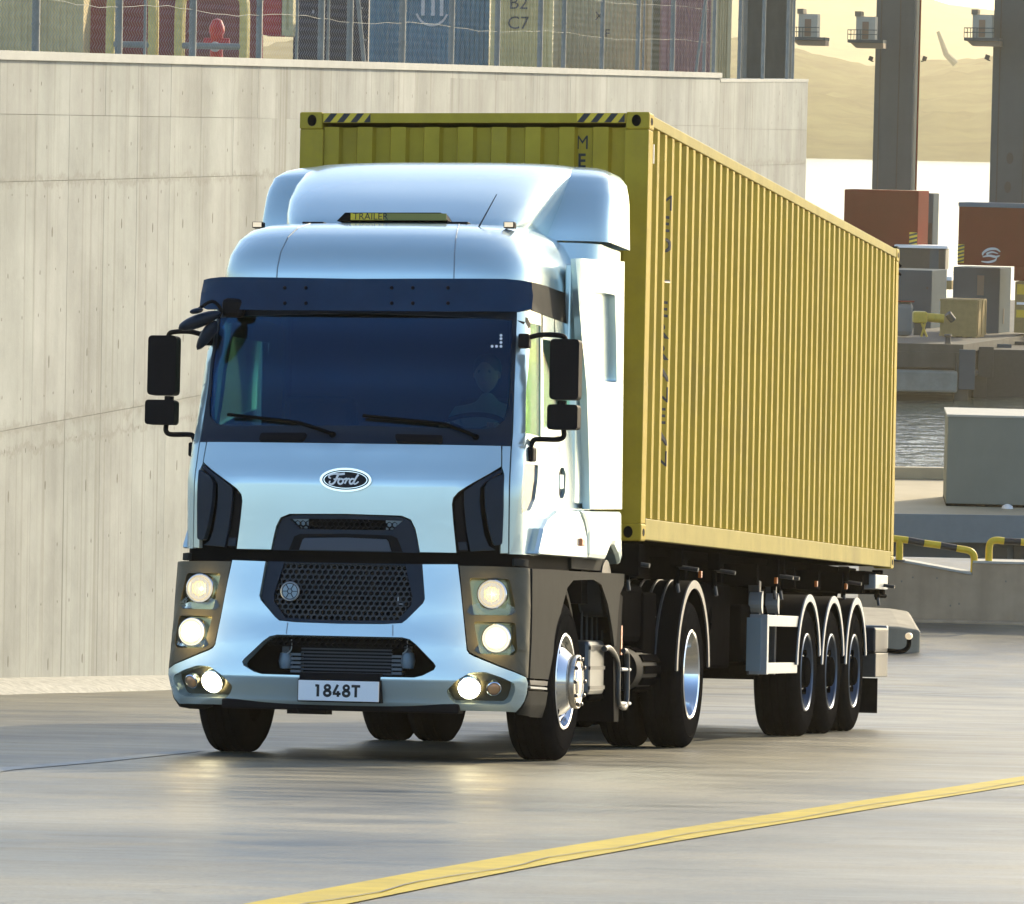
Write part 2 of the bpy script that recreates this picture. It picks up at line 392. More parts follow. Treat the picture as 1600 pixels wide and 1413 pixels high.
def wall_mat(name, col, k):
    m = mat(name, col, .85, var=.22, vscale=.7, streak=k, bump=.3, bscale=9); t = m.node_tree; N = t.nodes; L = t.links; b = N['Principled BSDF']
    src = b.inputs['Base Color'].links[0].from_socket; geo = N.new('ShaderNodeNewGeometry'); sx = N.new('ShaderNodeSeparateXYZ'); L.new(geo.outputs['Position'], sx.inputs[0])
    nz = N.new('ShaderNodeTexNoise'); nz.inputs['Scale'].default_value = 2.2; nz.inputs['Detail'].default_value = 9; nz.inputs['Roughness'].default_value = .8; L.new(geo.outputs['Position'], nz.inputs['Vector'])
    fac = None                                     # rough weathered pour lines at the lift joints
    for lv, wd in ((ZB[1], .07), (ZB[2], .10), (ZB[2]-.25, .05)):
        d = N.new('ShaderNodeMath'); d.operation = 'SUBTRACT'; d.inputs[1].default_value = lv; L.new(sx.outputs[2], d.inputs[0])
        o = N.new('ShaderNodeMath'); o.operation = 'MULTIPLY_ADD'; o.inputs[1].default_value = -.7; o.inputs[2].default_value = .35; L.new(nz.outputs[0], o.inputs[0])
        e = N.new('ShaderNodeMath'); e.operation = 'ADD'; L.new(d.outputs[0], e.inputs[0]); L.new(o.outputs[0], e.inputs[1])
        f = N.new('ShaderNodeMath'); f.operation = 'ABSOLUTE'; L.new(e.outputs[0], f.inputs[0])
        g = N.new('ShaderNodeMapRange'); g.inputs[1].default_value = 0; g.inputs[2].default_value = wd; g.inputs[3].default_value = .42; g.inputs[4].default_value = 0; L.new(f.outputs[0], g.inputs[0])
        if fac is None: fac = g.outputs[0]
        else:
            h = N.new('ShaderNodeMath'); h.operation = 'MAXIMUM'; L.new(fac, h.inputs[0]); L.new(g.outputs[0], h.inputs[1]); fac = h.outputs[0]
    mp = N.new('ShaderNodeMapping'); mp.inputs['Scale'].default_value = (9, 9, .12); L.new(geo.outputs['Position'], mp.inputs[0])      # thin run-off streaks
    n2 = N.new('ShaderNodeTexNoise'); n2.inputs['Scale'].default_value = 1; n2.inputs['Detail'].default_value = 4; L.new(mp.outputs[0], n2.inputs['Vector'])
    r2 = N.new('ShaderNodeMapRange'); r2.inputs[1].default_value = .54; r2.inputs[2].default_value = .72; r2.inputs[4].default_value = .5; L.new(n2.outputs[0], r2.inputs[0])
    h = N.new('ShaderNodeMath'); h.operation = 'MAXIMUM'; L.new(fac, h.inputs[0]); L.new(r2.outputs[0], h.inputs[1])
    mx = N.new('ShaderNodeMix'); mx.data_type = 'RGBA'; L.new(h.outputs[0], mx.inputs[0]); L.new(src, mx.inputs[6]); mx.inputs[7].default_value = (.17, .16, .125, 1)
    L.new(mx.outputs[2], b.inputs['Base Color']); return m
ZB = [11.92, 11.18, 8.45]
CONC = wall_mat('pale_concrete', (.375, .39, .36), .22); CONC2 = wall_mat('pale_concrete_second_pour', (.39, .40, .37), .28); CONC3 = wall_mat('pale_concrete_third_pour', (.36, .37, .34), .30)
COPING = mat('coping_concrete', (.46, .46, .42), .8, var=.1, vscale=3)
JOINT = mat('joint_grey', (.20, .19, .16), .9, var=.2)  # plain dark grey of wall joints, tie holes and the road crack
SALMON = mat('pinkish_concrete', (.48, .37, .25), .85, var=.18, vscale=1.2, streak=.25, bump=.2, bscale=15)
LINEY = mat('road_line_yellow', (.50, .37, .012), .5, spec=.15, var=.22, vscale=5, bump=.1, bscale=60, dirt=.35)
LINEW = mat('faded_road_line', (.34, .34, .31), .6, var=.3, vscale=4)
def water_mat():
    m = bpy.data.materials.new('harbour_water'); m.use_nodes = True; t = m.node_tree; N = t.nodes; L = t.links; b = N['Principled BSDF']
    b.inputs['Base Color'].default_value = (.035, .055, .05, 1); b.inputs['Roughness'].default_value = .12; b.inputs['IOR'].default_value = 1.33
    tc = N.new('ShaderNodeTexCoord'); mp = N.new('ShaderNodeMapping'); mp.inputs['Scale'].default_value = (.8, .45, 1); L.new(tc.outputs['Object'], mp.inputs[0])
    n = N.new('ShaderNodeTexNoise'); n.inputs['Scale'].default_value = 1.1; n.inputs['Detail'].default_value = 5; L.new(mp.outputs[0], n.inputs['Vector'])
    bp = N.new('ShaderNodeBump'); bp.inputs['Strength'].default_value = .9; bp.inputs['Distance'].default_value = .35
    L.new(n.outputs[0], bp.inputs['Height']); L.new(bp.outputs[0], b.inputs['Normal']); return m

# ground sheet: the ramp the lorry climbs and the level yard at its foot
xs = [-34+i*1.0 for i in range(75)]; ys = [-18+i*1.0 for i in range(122)]
mb = MB(); mb.add([(x, y, gz(x, y)) for y in ys for x in xs], [(j*75+i, j*75+i+1, (j+1)*75+i+1, (j+1)*75+i) for j in range(121) for i in range(74)])
tag(mb.build('road', ROAD, smooth=True), kind='structure')
# painted lines
def strip(name, P, width, m, h=.004):
    mb = MB(); vs = []
    for i, p in enumerate(P):
        a = Vector(P[max(i-1, 0)]); b = Vector(P[min(i+1, len(P)-1)]); d = (b-a).normalized(); nrm = Vector((d.y, -d.x))
        for k in (-.5, .5):
            q = Vector(p)+nrm*width*k; vs.append(TW @ Vector((q.x, q.y, h)))
    mb.add(vs, [(2*i, 2*i+1, 2*i+3, 2*i+2) for i in range(len(P)-1)])
    return mb.build(name, m)
pl = [(atz(*p, 0).x, atz(*p, 0).y) for p in [(300, 1447), (530, 1401), (760, 1357), (1000, 1315), (1300, 1267), (1600, 1220), (1800, 1190)]]
lr = [tuple(v) for v in smoothpath(pl, 8)]
ck = [(x+.055+.022*sin(i*.9)+random.uniform(-.008, .008), y) for i, (x, y) in enumerate(lr)]
tag(strip('road_crack', ck, .010, JOINT, .0075), kind='structure')
tag(strip('yellow_road_line', lr, .27, LINEY), 'long yellow line painted along the concrete ramp right of the lorry', 'road marking')
pl = [(atz(*p, 0).x, atz(*p, 0).y) for p in [(-120, 1222), (0, 1203), (150, 1190), (300, 1174)]]
tag(strip('faded_road_line', pl, .16, LINEW), 'faded thin pale line on the ramp left of the lorry', 'road marking')
# water
wm = MB(); wm.add([(-4000, 60, 0), (9000, 60, 0), (9000, 9000, 0), (-4000, 9000, 0)], [(0, 1, 2, 3)])
tag(wm.build('water', water_mat()), kind='structure')

# ------------------------------------------------------------------ retaining wall
DP = [(-200, 51.9), (-60, 54.7), (0, 56), (140, 59.3), (275, 62.8), (600, 73.5), (900, 87), (1080, 97.5), (1257, 111.6), (1400, 125)]
def wdep(px):
    for a, b in zip(DP, DP[1:]):
        if px <= b[0]: return a[1]+(b[1]-a[1])*(px-a[0])/(b[0]-a[0])
    return DP[-1][1]
def wtop(px): return 86+.0286*px if px < 1120 else 124.5
def wxy(px, py=300): v = W(px, py, wdep(px)); return v
wall = empty('retaining_wall', Matrix.Translation(wxy(300, 1080)))
tag(wall, 'tall pale concrete retaining wall of cast panels curving behind the lorry', 'wall')
WI = wall.matrix_world.inverted()
cols = [-150, -100, -55, -5, 52, 104, 160, 211, 262, 310, 360, 398, 437, 480, 521, 575, 610, 645, 710, 771, 828, 886, 943, 988, 1033, 1075, 1120, 1160, 1197, 1225, 1257]
base = []
ZR = [11.92, 11.18, 8.45]
core = MB(); cop = MB(); holes = MB()
for a, b in zip(cols, cols[1:]):
    A = wxy(a); B = wxy(b); A2 = Vector((A.x, A.y, 0)); B2 = Vector((B.x, B.y, 0)); d = (B2-A2).normalized(); n = Vector((d.y, -d.x, 0))
    zt = W((a+b)/2, wtop((a+b)/2), wdep((a+b)/2)).z; zb = min(gz(A.x, A.y), gz(B.x, B.y))-.6; L = (B2-A2).length
    M = WI @ Matrix.Translation(A2) @ Matrix((d, -n, (0, 0, 1))).transposed().to_4x4()
    core.box(0, L, .0, .45, zb, zt-.02, M)
    za = W(a, wtop(a if a < 1120 else a+.1), wdep(a)).z; zb_ = W(b, wtop(b if b != 1120 else 1119), wdep(b)).z; fr_o, hi = (-.055, .05) if b <= 1120 else (-.03, .01)
    cop.add([M @ Vector(q) for q in [(0, fr_o, za-.05), (L, fr_o, zb_-.05), (L, .5, zb_-.05), (0, .5, za-.05), (0, fr_o, za+hi), (L, fr_o, zb_+hi), (L, .5, zb_+hi), (0, .5, za+hi)]], [(0, 3, 2, 1), (4, 5, 6, 7), (0, 1, 5, 4), (1, 2, 6, 5), (2, 3, 7, 6), (3, 0, 4, 7)])
    q0 = wtop(600)
    zr = [zt-.03]+[ZR[k]-(.12 if a < -20 and k == 0 else 0)+(.0 if a < 1100 else -.05) for k in range(3)]+[zb]
    for k in range(4):
        z1, z0 = zr[k], zr[k+1]; o = random.uniform(.020, .0225); g = .0035
        pm = MB().box(g, L-g, -o, .01, z0+g, z1-g*.3, M)
        pm.build('panel', random.choice([CONC, CONC, CONC2, CONC3]), wall)
        hz_ = z1-z0
        rows_ = [(.5, 0)] if hz_ < 1 else [(.12, 0), (.27, 1), (.45, 0), (.62, 0), (.80, 1), (.93, 0)]
        for fz, big in rows_:
            for q in range(1 if big else (1 if L < .9 else 2)):
                xx = L*((q+.5)/(1 if big else (1 if L < .9 else 2)))+random.uniform(-.12, .12)*L; zz = z0+hz_*fz+random.uniform(-.05, .05)
                if random.random() < .15: continue
                wd_, hh = (.020, random.uniform(.05, .075)) if big else (.011, random.uniform(.012, .028))
                holes.prism([(xx+wd_*cos(t_*pi/4), zz+hh*sin(t_*pi/4)) for t_ in range(8)], 1, -o-.0015, -o+.004, M)
core.build('wall_core', JOINT, wall); cop.build('coping', COPING, wall); h = holes.build('tie_hole', JOINT, wall); h['kind'] = 'stuff'
# rubble strip at the wall's foot
mb = MB(); vs = []; fs = []
fp = [-200, -100, 0, 60, 120, 180, 240, 300, 360, 480, 600]
for i, px in enumerate(fp):
    A = wxy(px); nxt = wxy(px+10); d = (Vector((nxt.x, nxt.y, 0))-Vector((A.x, A.y, 0))).normalized(); n = Vector((d.y, -d.x, 0))
    for k, (o, hh) in enumerate(((-.0, .16), (.25, .13), (.5+random.uniform(-.1, .15), .05), (.75+random.uniform(-.1, .1), -.05))):
        q = Vector((A.x, A.y, 0))+n*o; vs.append((q.x, q.y, gz(q.x, q.y)+hh))
for i in range(len(fp)-1):
    for k in range(3): fs.append((i*4+k, i*4+k+1, (i+1)*4+k+1, (i+1)*4+k))
mb.add(vs, fs); tag(mb.build('gravel_strip', mat('pale_gravel', (.42, .41, .36), .95, var=.35, vscale=9, bump=1, bscale=40), smooth=True), kind='structure')
# terrace behind the wall
tv = [wxy(px) for px in (-200, -60, 0, 140, 275, 600, 900, 1250)]; zt0 = W(600, wtop(600), wdep(600)).z-.12
top = [(v.x, v.y+.4) for v in tv]; far = [(W(1240, 300, 190).x, W(1240, 300, 190).y), (-40, 190)]; pg = top+far
mb = MB(); mb.prism(pg, 2, 1, zt0); tag(mb.build('terrace', CONC3), kind='structure')
# fence
POSTM = mat('galvanised_post', (.25, .26, .24), .6, .1, var=.2, vscale=5)
WIRE = mat('galvanised_wire', (.30, .31, .30), .5, .3)
fence = empty('chain_link_fence', Matrix.Translation(wxy(600, 90))); FI = fence.matrix_world.inverted()
tag(fence, 'chain link fence with grey steel posts along the top of the concrete wall', 'fence')
posts = [(-75, .05, 0), (53, .045, 0), (183, .045, 0), (224, .018, 0), (299, .045, 0), (403, .04, 0), (462, .02, 0), (500, .045, 0), (511, .02, 0), (545, .045, 0),
         (572, .03, -.13), (627, .05, 0), (704, .045, 0), (776, .045, 0), (843, .045, 0), (880, .04, 0), (940, .04, 0), (996, .04, 0), (1005, .02, 0), (1050, .045, 0), (1085, .028, .12),
         (1100, .035, 0), (1115, .035, 0), (1155, .04, 0), (1192, .04, 0), (1230, .04, 0), (1239, .03, 0)]
for px, r, lean in posts:
    v = wxy(px, wtop(px)); v.y += .18
    mb = MB(); mb.tube([FI @ (v+Vector((0, 0, -.25))), FI @ (v+Vector((lean*2.6, 0, 2.6)))], r, 10)
    for zz in (.35, .8, 1.2, 1.7): mb.tube([FI @ (v+Vector((lean*zz, 0, zz))), FI @ (v+Vector((lean*zz, 0, zz+.02)))], r*1.15, 10)
    mb.build('post', POSTM, fence, smooth=True)
mb = MB(); px = -120.0; step = 2.2; prev = None
def wirep(px, z): v = wxy(px, wtop(px)); return FI @ Vector((v.x, v.y+.14, v.z+z))
while px < 1112:
    k = 0; pts = []
    sp = max(1.6, .05*F/wdep(px)*.32)
    z = .0
    while z < 1.5:
        pts.append(wirep(px+(sp if k % 2 else -sp), z)+Vector((0, .004 if k % 2 else -.004, 0))); z += .055; k += 1
    vs = []; fs = []
    for p in pts: vs += [p+Vector((-.0022, 0, 0)), p+Vector((.0022, 0, 0)), p+Vector((0, .003, 0))]
    for i in range(len(pts)-1):
        for q in range(3): fs.append((i*3+q, i*3+(q+1) % 3, (i+1)*3+(q+1) % 3, (i+1)*3+q))
    mb.add(vs, fs); px += 2*sp
o = mb.build('wire_mesh', WIRE, fence, recalc=False); o['kind'] = 'stuff'
for z, sag in ((.62, .03), (1.25, .03)):
    mb = MB(); pts = []
    for px in range(-100, 1110, 18): pts.append(wirep(px, z+sag*sin(px*.031)+.01*sin(px*.2)))
    mb.tube(pts, .0035, 5); mb.build('strand', POSTM, fence)

# ------------------------------------------------------------------ generic stored container
def corr_profile(L, pitch, dep, a=.26, b=.24):
    out = []; y = 0.0
    while y < L-1e-6:
        for f, d in ((0, 0), (a, 0), (a+b, 1), (a+b+.26, 1)):
            if y+f*pitch < L: out.append((y+f*pitch, d*dep))
        y += pitch
    out.append((L, 0)); return out
def stored(px0, px1, d, h, col, pitch, label, yaw=0, deep=2.4, zb=None, smoothside=False, ribdark=None, marks=None, cat='shipping container', group='containers stacked behind the fence'):
    d += 22; h += .6
    A = W(px0, 120, d); Lw = (px1-px0)/F*d/max(cos(yaw), .3); z0 = (zt0-.0) if zb is None else zb
    root = empty('shipping_container', Matrix.Translation((A.x, A.y, z0)) @ Matrix.Rotation(yaw, 4, 'Z')); tag(root, label, cat, group)
    m = mat('paint_%02x%02x%02x' % tuple(int(c*255) for c in col), col, .55, var=.15, vscale=1.5, streak=.2, dirt=.2)
    fr = MB(); t = .1
    fr.box(0, Lw, 0, t, 0, .14).box(0, Lw, 0, t, h-.12, h).box(0, t, 0, t, .14, h-.12).box(Lw-t, Lw, 0, t, .14, h-.12)
    fr.box(0, t, t, deep-t, .02, .12).box(Lw-t, Lw, t, deep-t, .02, .12).box(0, Lw, deep-t, deep, 0, .14).box(0, Lw, deep-t, deep, h-.12, h).box(0, t, deep-t, deep, .14, h-.12).box(Lw-t, Lw, deep-t, deep, .14, h-.12)
    fr.build('frame', m, root)
    pr = corr_profile(Lw-2*t, pitch, 0 if smoothside else .04); mb = MB(); n = len(pr)
    for yy, s in ((.02, 1), (deep-.02, -1)):
        vs = [(t+x, yy+s*dd, z) for x, dd in pr for z in (.14, h-.12)]
        mb.add(vs, [(2*i, 2*i+2, 2*i+3, 2*i+1) for i in range(n-1)])
    mb.box(.02, .05, t, deep-t, .14, h-.12).box(Lw-.05, Lw-.02, t, deep-t, .14, h-.12)
    mb.build('side_panel', m, root, recalc=False)
    MB().box(.02, Lw-.02, .02, deep-.02, h-.05, h-.02).build('roof_panel', m, root)
    if marks: marks(root, Lw, h)
    return root
def code_marks(txts, col):
    mm = mat('stencil_'+('white' if col > .5 else 'dark'), (col, col, col), .6)
    def f(root, L, h):
        for s, x, z, size in txts:
            me = text_mesh(s, size); me.transform(Matrix.Translation((x, .012, z)) @ Matrix.Rotation(pi/2, 4, 'X')); me.materials.append(mm)
            link('stencil_lettering', me, None, root)
    return f
TAN = (.50, .42, .22)
stored(-240, 129, 125, 2.9, (.66, .54, .28), .185, 'tan corrugated container at the far left behind the fence')
stored(131, 404, 129, 2.9, (.24, .06, .06), .9, 'dark maroon smooth container behind the yellow pipe guards', smoothside=True)
stored(410, 438, 118, 2.6, (.45, .035, .04), .4, 'bright red narrow container end standing high between maroon and black containers', zb=14.1, smoothside=True)
stored(439, 456, 118, 2.6, (.60, .52, .28), .08, 'narrow cream container end right beside the bright red one', zb=14.1)
stored(457, 574, 124, 2.9, (.035, .04, .06), .3, 'black container with small white stencilled codes behind the fence', smoothside=True,
       marks=code_marks([('CMCU', .45, 2.72, .16), ('31', 1.35, 2.72, .13), ('8', .55, 2.3, .14)], .6))
def shield(root, L, h):
    mm = mat('stencil_white', (.6, .6, .6), .6)
    mb = MB(); cx = L*.52
    for k in range(9):
        a0 = radians(200+k*15.5); a1 = radians(200+(k+1)*15.5)
        p = lambda a, r: (cx+r*.48*cos(a), -.001, 2.42+r*.52*sin(a))
        mb.add([p(a0, 1), p(a1, 1), p(a1, .88), p(a0, .88)], [(0, 1, 2, 3)])
    for x0 in (-.3, -.02, .22): mb.add([(cx+x0, -.001, 2.2), (cx+x0+.1, -.001, 2.2), (cx+x0+.1, -.001, 2.85), (cx+x0, -.001, 2.85)], [(0, 1, 2, 3)])
    mb.build('white_emblem', mm, root)
stored(576, 762, 121, 2.9, (.10, .24, .33), .132, 'blue corrugated container with a white curved emblem behind the fence', marks=shield)
stored(765, 862, 119, 2.9, (.72, .58, .27), .10, 'tan corrugated container with dark stencilled letters right of the blue one',
       marks=code_marks([('B2', .75, 2.55, .5), ('C7', .75, 2.0, .5)], .06))
stored(864, 1016, 127, 2.9, (.58, .50, .30), .12, 'olive tan corrugated container in the middle right of the fence',
       marks=code_marks([('X', 1.3, 2.4, .35), ('F', 1.55, 1.9, .35)], .07))
stored(1018, 1031, 131, 2.9, (.08, .10, .08), .1, 'dark green container edge showing between tan and maroon containers', smoothside=True)
stored(1033, 1113, 123, 2.9, (.36, .20, .20), .09, 'faded maroon corrugated container near the step in the wall')
stored(1114, 1141, 117, 2.9, (.6, .5, .3), .07, 'narrow tan container end at the step of the wall')
stored(1160, 1236, 112, 2.9, (.22, .20, .16), .03, 'grey brown ribbed container standing alone at the right end of the fence', deep=1.2)

# tubular guards and hydrant
PIPEY = mat('guard_pipe_yellow', (.62, .50, .18), .5, var=.2, vscale=6, dirt=.2)
def pipe_guard(px0, px1, d, label):
    A = W(px0, 90, d); L = (px1-px0)/F*d; root = empty('pipe_guard', Matrix.Translation((A.x, A.y, zt0))); tag(root, label, 'pipe guard', 'yellow pipe guards on the terrace')
    h = 1.62; r = .085
    for y in (0, .55):
        mb = MB(); mb.tube(smoothpath([(0, y, 0), (0, y, h-.32), (.07, y, h-.08), (.28, y, h)], 5), r, 12); mb.build('upright', PIPEY, root, smooth=True)
        mb = MB(); mb.tube(smoothpath([(L-.28, y, h), (L-.07, y, h-.08), (L, y, h-.32), (L, y, 0)], 5), r, 12); mb.build('upright', PIPEY, root, smooth=True)
        mb = MB(); mb.tube([(.28, y, h), (L-.28, y, h)], r*.98, 12); mb.build('cross_pipe', BLACKP, root, smooth=True)
    MB().tube([(0, 0, .62), (L, 0, .62)], .06, 10).build('lower_pipe', POSTM, root, smooth=True)
pipe_guard(172, 237, 95, 'yellow pipe guard with black bars left of the hydrant'); pipe_guard(279, 380, 95, 'yellow pipe guard standing round the red hydrant')
v = W(338, 95, 96); hy = empty('fire_hydrant', Matrix.Translation((v.x, v.y, zt0))); tag(hy, 'small red fire hydrant behind the fence', 'hydrant')
RED = mat('hydrant_red', (.42, .04, .05), .4, var=.2)
MB().lathe([(.0, 0), (.17, 0), (.17, .06), (.12, .1), (.12, .85), (.15, .9), (.14, 1.0), (.09, 1.12), (0, 1.16)], 20, 'z').build('body', RED, hy, smooth=True)
MB().lathe([(0, -.3), (.09, -.3), (.1, -.1), (0, -.1)], 16, 'y', (-.02, 0, .62)).build('outlet', mat('hydrant_grey', (.4, .4, .4), .4), hy, smooth=True)
MB().lathe([(0, -.24), (.07, -.24), (.07, .24), (0, .24)], 14, 'x', (0, 0, .72)).build('side_outlet', RED, hy, smooth=True)

# ------------------------------------------------------------------ right side: low wall, rails, wedge, building
def place(name, px, py, d, yaw=0):
    v = W(px, py, d); o = empty(name, Matrix.Translation(v) @ Matrix.Rotation(yaw, 4, 'Z')); return o
def S(d): return d/F
d = 90.0; s = S(d)
lw = place('low_wall', 1340, 975, d, -.05); tag(lw, 'low pinkish concrete wall with a notch in its top behind the trailer', 'wall')
mb = MB(); H = 100*s
mb.prism([(0, -.6), (320*s, -.6), (520*s, -.6), (520*s, H), (176*s, H), (176*s, H-.21), (58*s, H), (0, H)], 1, 0, .35)
mb.build('wall_body', SALMON, lw, bev=.015)
mb = MB(); mb.box(-.02, 56*s, -.03, .38, H+.002, H+.04).box(176*s+.01, 520*s, -.03, .38, H+.002, H+.04)
mb.prism([(57*s, H+.002), (175*s, H-.205), (175*s, H-.165), (57*s, H+.04)], 1, -.03, .38); mb.build('coping', COPING, lw)
mb = MB(); mb.box(60*s, 520*s, -.22, 0, -.6, .12); mb.build('kerb', SALMON, lw, bev=.02)
mb = MB()
for k in range(17): x = random.uniform(60*s, 500*s); z = random.choice((.35, .72))*H+random.uniform(-.05, .05); mb.box(x-.012, x+.012, -.002, .01, z-.015, z+.015)
hh = mb.build('tie_hole', JOINT, lw); hh['kind'] = 'stuff'
def guard_rail(p, label, pieces, posts_):
    root = place('guard_rail', p[0], p[1], 89.9); tag(root, label, 'guard rail', 'black and yellow guard rails on the low wall')
    q = lambda px, py: Vector(((px-p[0])*S(89.9), 0, -(py-p[1])*S(89.9)))
    r = .062
    for pts, m in pieces:
        MB().tube(smoothpath([q(*a) for a in pts], 5) if len(pts) > 2 else [q(*a) for a in pts], r, 14).build('rail_section', m, root, smooth=True)
    for px, a, b in posts_:
        MB().tube([q(px, a), q(px, b)], r, 14).build('post', HAZY, root, smooth=True)
        MB().tube([q(px, b-1.2), q(px, b+1)], r*1.7, 14).build('base_plate', ALUG, root)
guard_rail((1405, 876), 'black and yellow rail beside the container end on the notch of the low wall',
           [([(1370, 839), (1418, 844)], HAZY), ([(1418, 844), (1443, 848)], HAZK), ([(1443, 848), (1469, 851)], HAZY), ([(1469, 851), (1494, 855)], HAZK),
            ([(1494, 855), (1512, 858), (1519, 862), (1522, 870), (1522, 893)], HAZY)], [(1405, 842, 876)])
guard_rail((1546, 877), 'black and yellow rail at the right edge on top of the low wall',
           [([(1545, 877), (1545, 856), (1548, 847), (1556, 844), (1568, 845)], HAZY), ([(1568, 845), (1594, 846)], HAZK), ([(1594, 846), (1625, 848)], HAZY)], [(1621, 848, 878)])
# wedge of concrete beside the ramp
d = 84.0; s = S(d); wd = place('concrete_wedge', 1345, 1036, d, -.02); tag(wd, 'low plain pale concrete block beside the trailer rear', 'concrete block')
vs = []; mb = MB()
P = [(0, 0), (92*s, 0), (92*s, 50*s), (90*s, 54*s), (60*s, 58*s), (0, 60*s)]
mb.prism(P, 1, 0, 3.2); mb.build('wedge_body', mat('wedge_concrete', (.34, .31, .24), .85, var=.25, vscale=1.5, streak=.2, bump=.3, bscale=14), wd, bev=.05)
mb = MB(); mb.box(-.5, 110*s, -.6, 3.5, -.7, .0); mb.build('footing', CONC3, wd)
# lower building: parapet, roof, box, facade
WALLB = mat('blue_grey_render', (.11, .135, .145), .8, var=.08, vscale=.8); ROOFM = mat('roof_screed', (.42, .37, .26), .8, var=.15, vscale=.5)
BOXM = mat('pale_green_render', (.22, .24, .21), .8, var=.1, vscale=.6, dirt=.1)
v = W(1397, 804, 118); bl = empty('lower_building', Matrix.Translation((v.x, v.y, 0)) @ Matrix.Rotation(.10, 4, 'Z')); tag(bl, 'flat roofed blue grey building with a sunlit roof below the water', 'building')
zr = v.z; LB = 14
MB().box(-3, LB, 0, 12, zr-.02, zr+.0).build('roof', ROOFM, bl)
MB().box(-3, LB, -.08, 0, zr-.62, zr+.02).build('fascia', mat('fascia_grey', (.22, .26, .28), .7, var=.06), bl)
MB().box(-3, LB, .5, .8, .2, zr-.62).build('facade', WALLB, bl)
MB().box(-3, LB, 11.7, 12, zr, zr+.3).build('parapet', ROOFM, bl, bev=.02)
for x0, x1, z0, z1 in ((.65, 1.9, -1.22, -1.08), (2.3, 2.75, -1.3, -.75), (2.55+.35, 3.3, -1.4, -.72), (3.5, 4.5, -1.4, -.78)):
    f = MB().box(x0, x1, .44, .5, zr+z0, zr+z1).build('window', mat('window_dark', (.03, .035, .04), .2), bl)
d = 121; s = S(d); v = W(1478, 783, d); bx_ = empty('rooftop_box', Matrix.Translation((v.x, v.y, zr+.0)) @ Matrix.Rotation(-.06, 4, 'Z'))
tag(bx_, 'large plain grey green rooftop box with thin pale rim above the building', 'rooftop box')
MB().box(0, 4, 0, 3, .06, 142*s-.03).build('box_wall', BOXM, bx_, bev=.01); MB().box(-.03, 4.03, -.03, 3.03, 142*s-.03, 142*s+.02).build('rim', COPING, bx_)
MB().box(.0, 4, -.02, 3, .002, .06).build('skirting', DEEP, bx_)
MB().lathe([(0, 0), (.14, 0), (.12, .06), (.05, .1), (0, .11)], 16, 'z', (.04+92*s, -.5, .01)).build('roof_vent', WHITEP, bx_, smooth=True)

# ------------------------------------------------------------------ pier and what stands on it
def boxat(name, px0, px1, py0, py1, d, deep, yaw, m, label=None, cat=None, parts=None, bev=.03, group=None):
    # front face spans px0..px1, py0..py1; turned so that its right side shows
    s = S(d); v = W(px0, py1, d); root = empty(name, Matrix.Translation(v) @ Matrix.Rotation(yaw, 4, 'Z'))
    w_ = (px1-px0)*s/cos(yaw); h = (py1-py0)*s; tag(root, label, cat, group); MB().box(0, w_, 0, deep, 0, h).build(parts or 'body', m, root, bev=bev); return root, w_, h, s
GREYL = mat('crane_grey', (.07, .095, .105), .8, .0, spec=.1, var=.12, vscale=.5, streak=.1); PALEG = mat('pale_machine_grey', (.055, .09, .115), .8, spec=.1, var=.12, vscale=.7)
BRED = mat('bogie_red', (.15, .010, .006), .8, spec=.05, var=.12, vscale=.7); DARKD = mat('dark_machine', (.03, .034, .034), .6, var=.2)
PIER = mat('pier_concrete', (.08, .08, .07), .85, var=.3, vscale=.6, streak=.3)
CRATE = mat('crate_wood', (.34, .23, .08), .75, var=.2, vscale=3); YM = mat('machine_yellow', (.55, .38, .03), .5, var=.15)
YW = -.32
def leg(px0, px1, py1, d, label, side, holes=()):
    s = S(d); v = W(px0, py1, d); root = empty('harbour_crane', Matrix.Translation(v) @ Matrix.Rotation(YW, 4, 'Z')); tag(root, label, 'crane', 'harbour cranes on the pier')
    w_ = (px1-px0)*s/cos(YW); dp = side*s/sin(-YW); H = 24
    MB().box(0, w_, 0, dp, 0, H).build('column', GREYL, root, bev=.03)
    for f in (.13, .62): MB().box(w_*f, w_*f+.045, -.03, -.002, 0, H).build('stiffener', DARKD, root)
    MB().tube([(w_+.12, dp*.5, 0), (w_+.12, dp*.5, H)], .05, 8).build('ladder_rail', BRED, root)
    for px, py in holes:
        o = MB().lathe([(0, -.01), (.16, -.01), (.16, .01), (0, .01)], 20, 'y', ((px-px0)*s/cos(YW), -.01, (py1-py)*s))
        o.v = [(x, y, (z-(py1-py)*s)*1.7+(py1-py)*s) for x, y, z in o.v]; o.build('access_hole', DARKD, root)
    return root, s
crane1, _ = leg(1362, 1421, 296, 262, 'slimmer grey harbour crane leg on a lighter red base box', 12)
crane2, _ = leg(1545, 1625, 318, 240, 'thick dark harbour crane leg with two oval holes on a deep red base', 14, [(1575, 247), (1573, 292)])
def hazard(root, x0, x1, z0, z1, n=5):
    k = MB().box(x0, x1, -.012, -.002, z0, z1).build('hazard_plate', HAZY, root); m2 = MB(); hz = (z1-z0)/n
    for i in range(n):
        za = z0+i*hz; m2.add([(x0, -.016, za), (x1, -.016, za+hz*.5), (x1, -.016, min(za+hz, z1)), (x0, -.016, za+hz*.5)], [(0, 1, 2, 3)])
    m2.build('hazard_stripes', DARKD, k)
